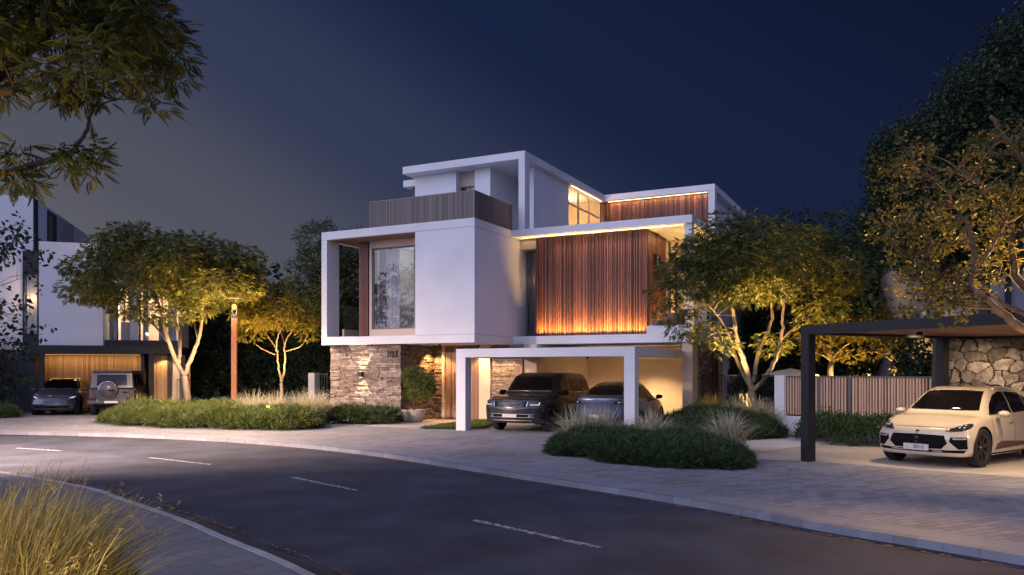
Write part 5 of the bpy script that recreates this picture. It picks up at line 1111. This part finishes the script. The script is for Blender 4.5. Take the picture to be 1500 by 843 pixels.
uplight((-5.0, 4.4), (-3.2, 5.4, .6), 22, (1, .72, .38), 110, label='small spike light beside the tall golden grasses, outside the view')
uplight((-2.3, 3.5), (-3.0, 5.3, .7), 12, (1, .74, .42), 110, label='small spike light before the tall golden grasses, outside the view')
for (x, y, h, n, lb) in ((-3.45, 5.2, 1.30, 900, 'tall golden grass at the bottom left corner of the view'), (-3.0, 4.9, 1.22, 900, 'tall golden grass second from the left corner'), (-3.3, 5.9, 1.1, 500, 'leaning golden grass nearest the pavement'), (-3.75, 5.9, 1.25, 800, 'tall golden grass at the left edge behind the corner clump')):
    grassclump('tall_grass', (x, y, 0), h, .40, int(n*.95), GRASSG if i % 2 else GRASSG, lb, 'tall golden grasses in the near corner', .72, .0065, (.22, .05), 26); i += 1
hedge('ground_cover', [(-6, 3), (-2.7, 3), (-2.35, 4.5), (-2.7, 6.3), (-3.8, 7.2), (-6, 7.4)], .35, LFG, NDS, 700, 'low green plants under the tall golden grasses at the near left corner', kind='stuff', cat='ground cover')
# --- potted shrub at the entrance
ps_ = empty('potted_shrub', (*gp(606, 618.5), 0), 0, 'round leafy shrub in a wide stone bowl beside the entrance', 'potted plant')
MB().lathe([(0, 0), (.30, 0), (.36, .10), (.47, .42), (.48, .47), (.43, .47), (.38, .40), (0, .38)], 28).build('stone_bowl', mat('stone_bowl', (.42, .38, .35), .8, noise=(5, 6, .75, 1.15), bump=(30, .4, .01)), ps_, smooth=True)
mb = MB(); mb.tube([(0, 0, .35), (.05, 0, .8), (.02, 0, 1.2)], [.045, .035, .03], 8)
for k in range(9): a = k*.7; mb.tube([(.03, 0, .8+.05*k), (.25*math.cos(a), .25*math.sin(a), 1.2+.06*k), (.5*math.cos(a), .5*math.sin(a), 1.45+.05*k)], [.02, .012, .005], 6)
mb.build('shrub_stem', BARKD, ps_)
cl = dome((.15, 0, 1.42), .66, .62, .62, 36, (.2, .32), .9, -.9)
V, Fq, tt = crown_sprays(cl, 900, *needles(.11, 9, .014), sc=(.7, 1.2), down=.3); npmesh('shrub_foliage', V, Fq, LFG, ps_, tt)
# --- many stemmed tree right of the carport
Y = 26.2
b = P3(1103, 622, Y); fk = P3(1102, 573, Y)
limbs = [([(b[0], b[1], 0), P3(1103, 600, Y), fk], .155, .13), ([fk, P3(1090, 530, Y), P3(1080, 500, Y), P3(1075, 462, Y-.3), P3(1064, 425, Y-.5), P3(1055, 380, Y-.5)], .105, .03), ([P3(1098, 565, Y), P3(1078, 525, Y+.4), P3(1068, 490, Y+.8), P3(1040, 450, Y+1), P3(1010, 440, Y+.8)], .07, .022),
         ([P3(1104, 560, Y), P3(1112, 510, Y+.3), P3(1128, 480, Y+.5), P3(1130, 440, Y+.5), P3(1120, 400, Y+.3)], .08, .025), ([fk, P3(1120, 555, Y-.3), P3(1138, 520, Y-.4), P3(1146, 480, Y-.5), P3(1150, 440, Y-.6), P3(1170, 400, Y-.6)], .08, .025),
         ([P3(1143, 498, Y-.4), P3(1158, 485, Y-.5), P3(1175, 470, Y-.3)], .04, .015), ([P3(1066, 430, Y-.5), P3(1050, 415, Y-.6), P3(1030, 400, Y-.4)], .035, .015), ([P3(1064, 425, Y-.5), P3(1080, 400, Y-.5), P3(1095, 370, Y-.2)], .035, .015)]
cx = P3(1108, 425, Y)
cl = dome((cx[0], Y, cx[2]), 3.45, 2.9, 2.65, 62, (.5, .95), .62, -.05)
cl += [(P3(x, y, Y+d), (.6, .6, .42)) for x, y, d in ((975, 430, 0), (985, 460, -.2), (1000, 480, .2), (1010, 445, .4), (1030, 420, -.6), (1065, 425, -1), (1100, 430, -1), (1140, 425, -1), (1185, 440, -.6), (1215, 450, 0), (1040, 490, -.4), (1055, 505, -.6), (1130, 505, .1), (1235, 420, .3), (1190, 470, -.2), (985, 400, 0), (1240, 380, .5))]
tree('many_stemmed_tree', 'large feathery tree with several pale stems between the villa and the black pergola', limbs, cl, PIN, 380, LF1, BARK, sc=(.65, 1.05), seed=9)
uplight((b[0]-.5, Y-1.2), P3(1085, 430, Y), 1150, (1, .60, .24), 62, label='small spike light left of the many stemmed tree')
uplight((b[0]+1.4, Y-.6), P3(1150, 410, Y), 700, AMB, 70, label='small spike light right of the many stemmed tree')
uplight((b[0]-.9, Y+1.0), P3(1060, 400, Y+.8), 420, AMB, 70, label='small spike light behind the tan grass mounds')
# --- lit small trees behind the slat fence
for k, (px, Y, e, lb) in enumerate(((1216, 27.5, 260, 'small amber lit tree behind the fence, just right of the black post'), (1307, 26.5, 300, 'small amber lit tree behind the middle of the slat fence'))):
    b = P3(px, 560, Y); fk = P3(px+2, 530, Y)
    limbs = [([(b[0], b[1], 0), fk], .12, .09), ([fk, P3(px-8, 510, Y), P3(px-20, 495, Y), P3(px-34, 480, Y)], .05, .015), ([fk, P3(px, 500, Y), P3(px-4, 480, Y), P3(px-2, 460, Y)], .06, .02), ([fk, P3(px+15, 512, Y), P3(px+32, 500, Y), P3(px+44, 485, Y)], .05, .015)]
    cx = P3(px, 498, Y); cl = dome((cx[0], Y, cx[2]), 1.5, 1.3, 1.35, 20, (.32, .55), .5, -.1, .4)
    cl += [(P3(px+dx, y, Y-.4), (.4, .4, .28)) for dx, y in ((-28, 515), (12, 515), (32, 520), (-12, 500))]
    tree('small_tree', lb, limbs, cl, PIN, 420, LF2, BARK, 'small amber trees behind the slat fence', sc=(.5, .8), seed=20+k)
    uplight((b[0]+.2, Y-.8), P3(px, 500, Y), e, AMB, 95, label=('small spike light under the amber tree beside the black post', 'small spike light under the amber tree in the middle of the fence')[k])
bgtree('dense_tree', 1225, 300, 33, 3.3, 1.5, 'big dark tree right behind the many stemmed tree', 50, LF3, n_per=50)
bgtree('dense_tree', 1190, 330, 36, 3.0, 1.5, 'dark tree filling the gap between the many stemmed tree and the pergola', 34, LF3, n_per=50)
bgtree('dense_tree', 1310, 395, 36, 3.0, .5, 'dark tree with a brown cast low above the pergola roof', 36, LF2, n_per=50)
uplight((14.6, 33.5), (15.5, 36, 5), 500, AMB, 100, label='small spike light among the dark trees behind the pergola')
bgtree('dense_tree', 1105, 440, 38, 3.0, .5, 'dark low tree behind the villa side wall', 30, LF3)
hedge('dark_hedge', [(11.6, 24.6), (17.5, 23.2), (17.9, 24.6), (12.2, 26.0)], 2.9, LF3, TWB, 150, 'dark hedge in front of the grey rear house, right of the amber trees', cat='hedge', edge=.25, amp=.1, sc=(.6, 1))
# --- pavement tree further up the street, left of the view (it shows mirrored in the villa's big window)
limbs = [([(-22.5, 22, 0), (-22.4, 22, 2), (-22.6, 22.1, 4), (-22.2, 22, 6)], .16, .05)]
tree('pavement_tree', 'slim airy tree on the pavement outside the left edge of the view', limbs, dome((-22.4, 22, 6.2), 3.0, 2.6, 2.6, 26, (.5, .9), .7, -.7), TWB, 34, LF3, BARKD, seed=41)
# --- big dark tree at the right edge
bgtree('tall_dark_tree', 1440, 120, 20, 2.6, 4.0, 'very tall dark tree at the right edge of the view', 56, LF3, TW, 300, (.5, 1.0), ry=2.4)
bgtree('tall_dark_tree', 1370, 195, 21, 1.9, 4.2, 'tall dark tree behind the leaning tree, lowest of the dark group at the right', 40, LF3, TW, 300, (.45, .85), ry=1.8)
bgtree('tall_dark_tree', 1520, 15, 19, 2.2, 4.5, 'tallest dark tree, partly outside the right edge', 50, LF3, TW, 300, (.5, 1.0), ry=2.2)
# --- leaning tree over the pergola
Y = 12.2
T0 = (9.8, 12.6, 0)
A = P3(1500, 483, Y); 
limbs = [([T0, (9.55, 12.5, 1.2), (8.9, 12.35, 2.1), P3(1530, 490, Y), A, P3(1472, 462, Y), P3(1440, 435, Y-.05)], .095, .055), ([P3(1440, 435, Y-.05), P3(1424, 418, Y-.1), P3(1426, 400, Y-.1), P3(1450, 370, Y), P3(1470, 330, Y)], .045, .02),
         ([P3(1440, 435, Y), P3(1400, 415, Y+.2), P3(1370, 400, Y+.3), P3(1330, 375, Y+.4), P3(1305, 350, Y+.4)], .05, .015), ([(9.2, 12.4, 1.9), P3(1520, 470, Y+.3), P3(1470, 445, Y+.5), P3(1438, 415, Y+.6)], .06, .02),
         ([T0, (9.6, 12.9, 2.2), P3(1560, 330, Y+.4), P3(1500, 240, Y+.5), P3(1450, 170, Y+.5)], .10, .03), ([(9.6, 12.9, 2.0), P3(1500, 420, Y+.6), P3(1485, 380, Y+.7), P3(1470, 300, Y+.7), P3(1420, 260, Y+.6)], .08, .03), ([P3(1426, 400, Y-.1), P3(1424, 350, Y), P3(1400, 300, Y+.1), P3(1370, 260, Y+.2)], .045, .015)]
r2 = random.Random(4); cl = []
for k in range(120):
    px = r2.uniform(1290, 1540); top = 250-(px-1290)*.75; py = r2.uniform(max(top, 60), 450 if px < 1400 else 400)
    if px < 1350 and (py < 215 or py > 425): continue
    if px < 1320 and py > 400: continue
    if py < 235-(px-1290)*.35: continue
    cl.append((P3(px, py, Y+r2.uniform(-.6, 1.2)), tuple([r2.uniform(.16, .34)]*2+[r2.uniform(.14, .26)])))
cl += [(P3(x, y, Y), (.22, .22, .14)) for x, y in ((1395, 440), (1410, 450), (1380, 430), (1425, 440), (1400, 425), (1445, 395), (1470, 400), (1395, 405))]
tree('leaning_tree', 'small leaved tree with a bright lit branch leaning over the black pergola roof', limbs, cl, twig(.24, 8, .075, .05), 170, LFB, BARKD if False else mat('warm_bark', (.13, .085, .055), .9, noise=(6, 8, .5, 1.3), bump=(25, .8, .02)), sc=(.7, 1.15), br=.02, seed=12, shell=.2)
uplight((8.5, 11.5), P3(1430, 440, Y), 110, (1, .60, .22), 50, label='small spike light under the leaning tree, outside the view')
def added_rooflight(loc, aim, e_, lb):  # added spots, hidden on the roof, to gild the leaning tree's leaves
    u = empty('added_roof_spot', loc, 0, lb, 'spotlight', 'added unseen spotlights on the pergola roof')
    d = (Vector(aim)-Vector(loc)).normalized(); MB().tube([Vector((0,0,0)), Vector((0,0,.05)), Vector((0,0,.05))+d*.08], [.02, .02, .035], 10).build('light_body', BLACK, u)
    light('SPOT', 'added_roof_beam', Vector((0,0,.06))+d*.12, e_, (1, .56, .16), u, angle=110, blend=.8, size=.03, rot=d.to_track_quat('-Z', 'Y').to_euler())
added_rooflight((7.75, 14.7, 2.905), P3(1350, 400, Y), 1250, 'added unseen spotlight on the pergola roof edge nearest the black post')
added_rooflight((8.75, 12.85, 2.905), P3(1420, 370, Y), 800, 'added unseen spotlight on the pergola roof edge beside the lit branch')
# --- overhanging tree at the top left
r2 = random.Random(8); Y = 9.0; cl = []
for k in range(95):
    px = r2.uniform(-160, 240); py = r2.uniform(-160, 132)
    if px > 160 and py > 40+ (240-px)*1.7: continue
    if px > 215 and py < 0: continue
    rr = r2.uniform(.26, .50); cl.append((P3(px, py, Y+r2.uniform(-1.0, 1.6)), (rr, rr, rr*.6)))
cl += [(P3(x, y, Y), (.22, .22, .13)) for x, y in ((25, 262), (40, 270), (15, 245), (105, 235), (125, 248), (135, 222), (95, 222), (30, 225), (262, 85), (264, 115), (225, 150))]
limbs = [([(-7.6, 8.2, 0), (-7.5, 8.3, 2.5), (-6.6, 8.6, 3.9), P3(-40, 150, Y), P3(22, 130, Y)], .20, .05), ([P3(-40, 150, Y), P3(60, 60, Y+.3), P3(140, 0, Y+.3)], .06, .02),
         ([(-7.5, 8.3, 2.9), P3(-60, 270, Y), P3(0, 256, Y), P3(50, 241, Y), P3(100, 224, Y), P3(125, 195, Y), P3(138, 158, Y+.1), P3(160, 110, Y+.2)], .05, .010), ([P3(55, 240, Y), P3(75, 262, Y), P3(90, 250, Y)], .012, .006), ([(-7.6, 8.2, 1), (-8, 9, 3.5), (-8, 9.4, 6)], .18, .05)]
tree('overhanging_tree', 'dark feathery tree hanging into the top left corner of the view', limbs, cl, PINB, 900, LFO, BARKD, sc=(.26, .50), br=.016, nb=.7, seed=14, shell=.25)
uplight((-6.6, 8.0), (-6.5, 9.2, 4.4), 170, AMB, 80, label='small spike light under the overhanging tree, outside the view')
# --- thin leafy branches at the left edge
Y = 14.5; r2 = random.Random(21); cl = []
for k in range(46):
    py = r2.uniform(305, 560); px = r2.uniform(-60, 44-abs(py-420)*.04)
    cl.append((P3(px, py, Y+r2.uniform(-.4, .4)), (.2, .2, .16)))
limbs = [([(-10.2, 14.4, 0), (-10.1, 14.4, 2), (-9.9, 14.5, 4.5), (-9.8, 14.5, 6)], .08, .03)]
tree('slender_tree', 'thin dark branches with oval leaves at the left edge before the white house', limbs, cl, twig(.3, 9, .11, .06), 85, LF3, BARKD, sc=(.8, 1.1), br=.012, seed=22, shell=.1)
# ------------------------------------------------------------------ settle mesh data before rendering
for me in bpy.data.meshes:
    me.validate(); me.update(calc_edges=True); me.calc_loop_triangles()
    if len(me.polygons): me.polygon_normals[0].vector; me.vertex_normals[0].vector; me.corner_normals[0].vector
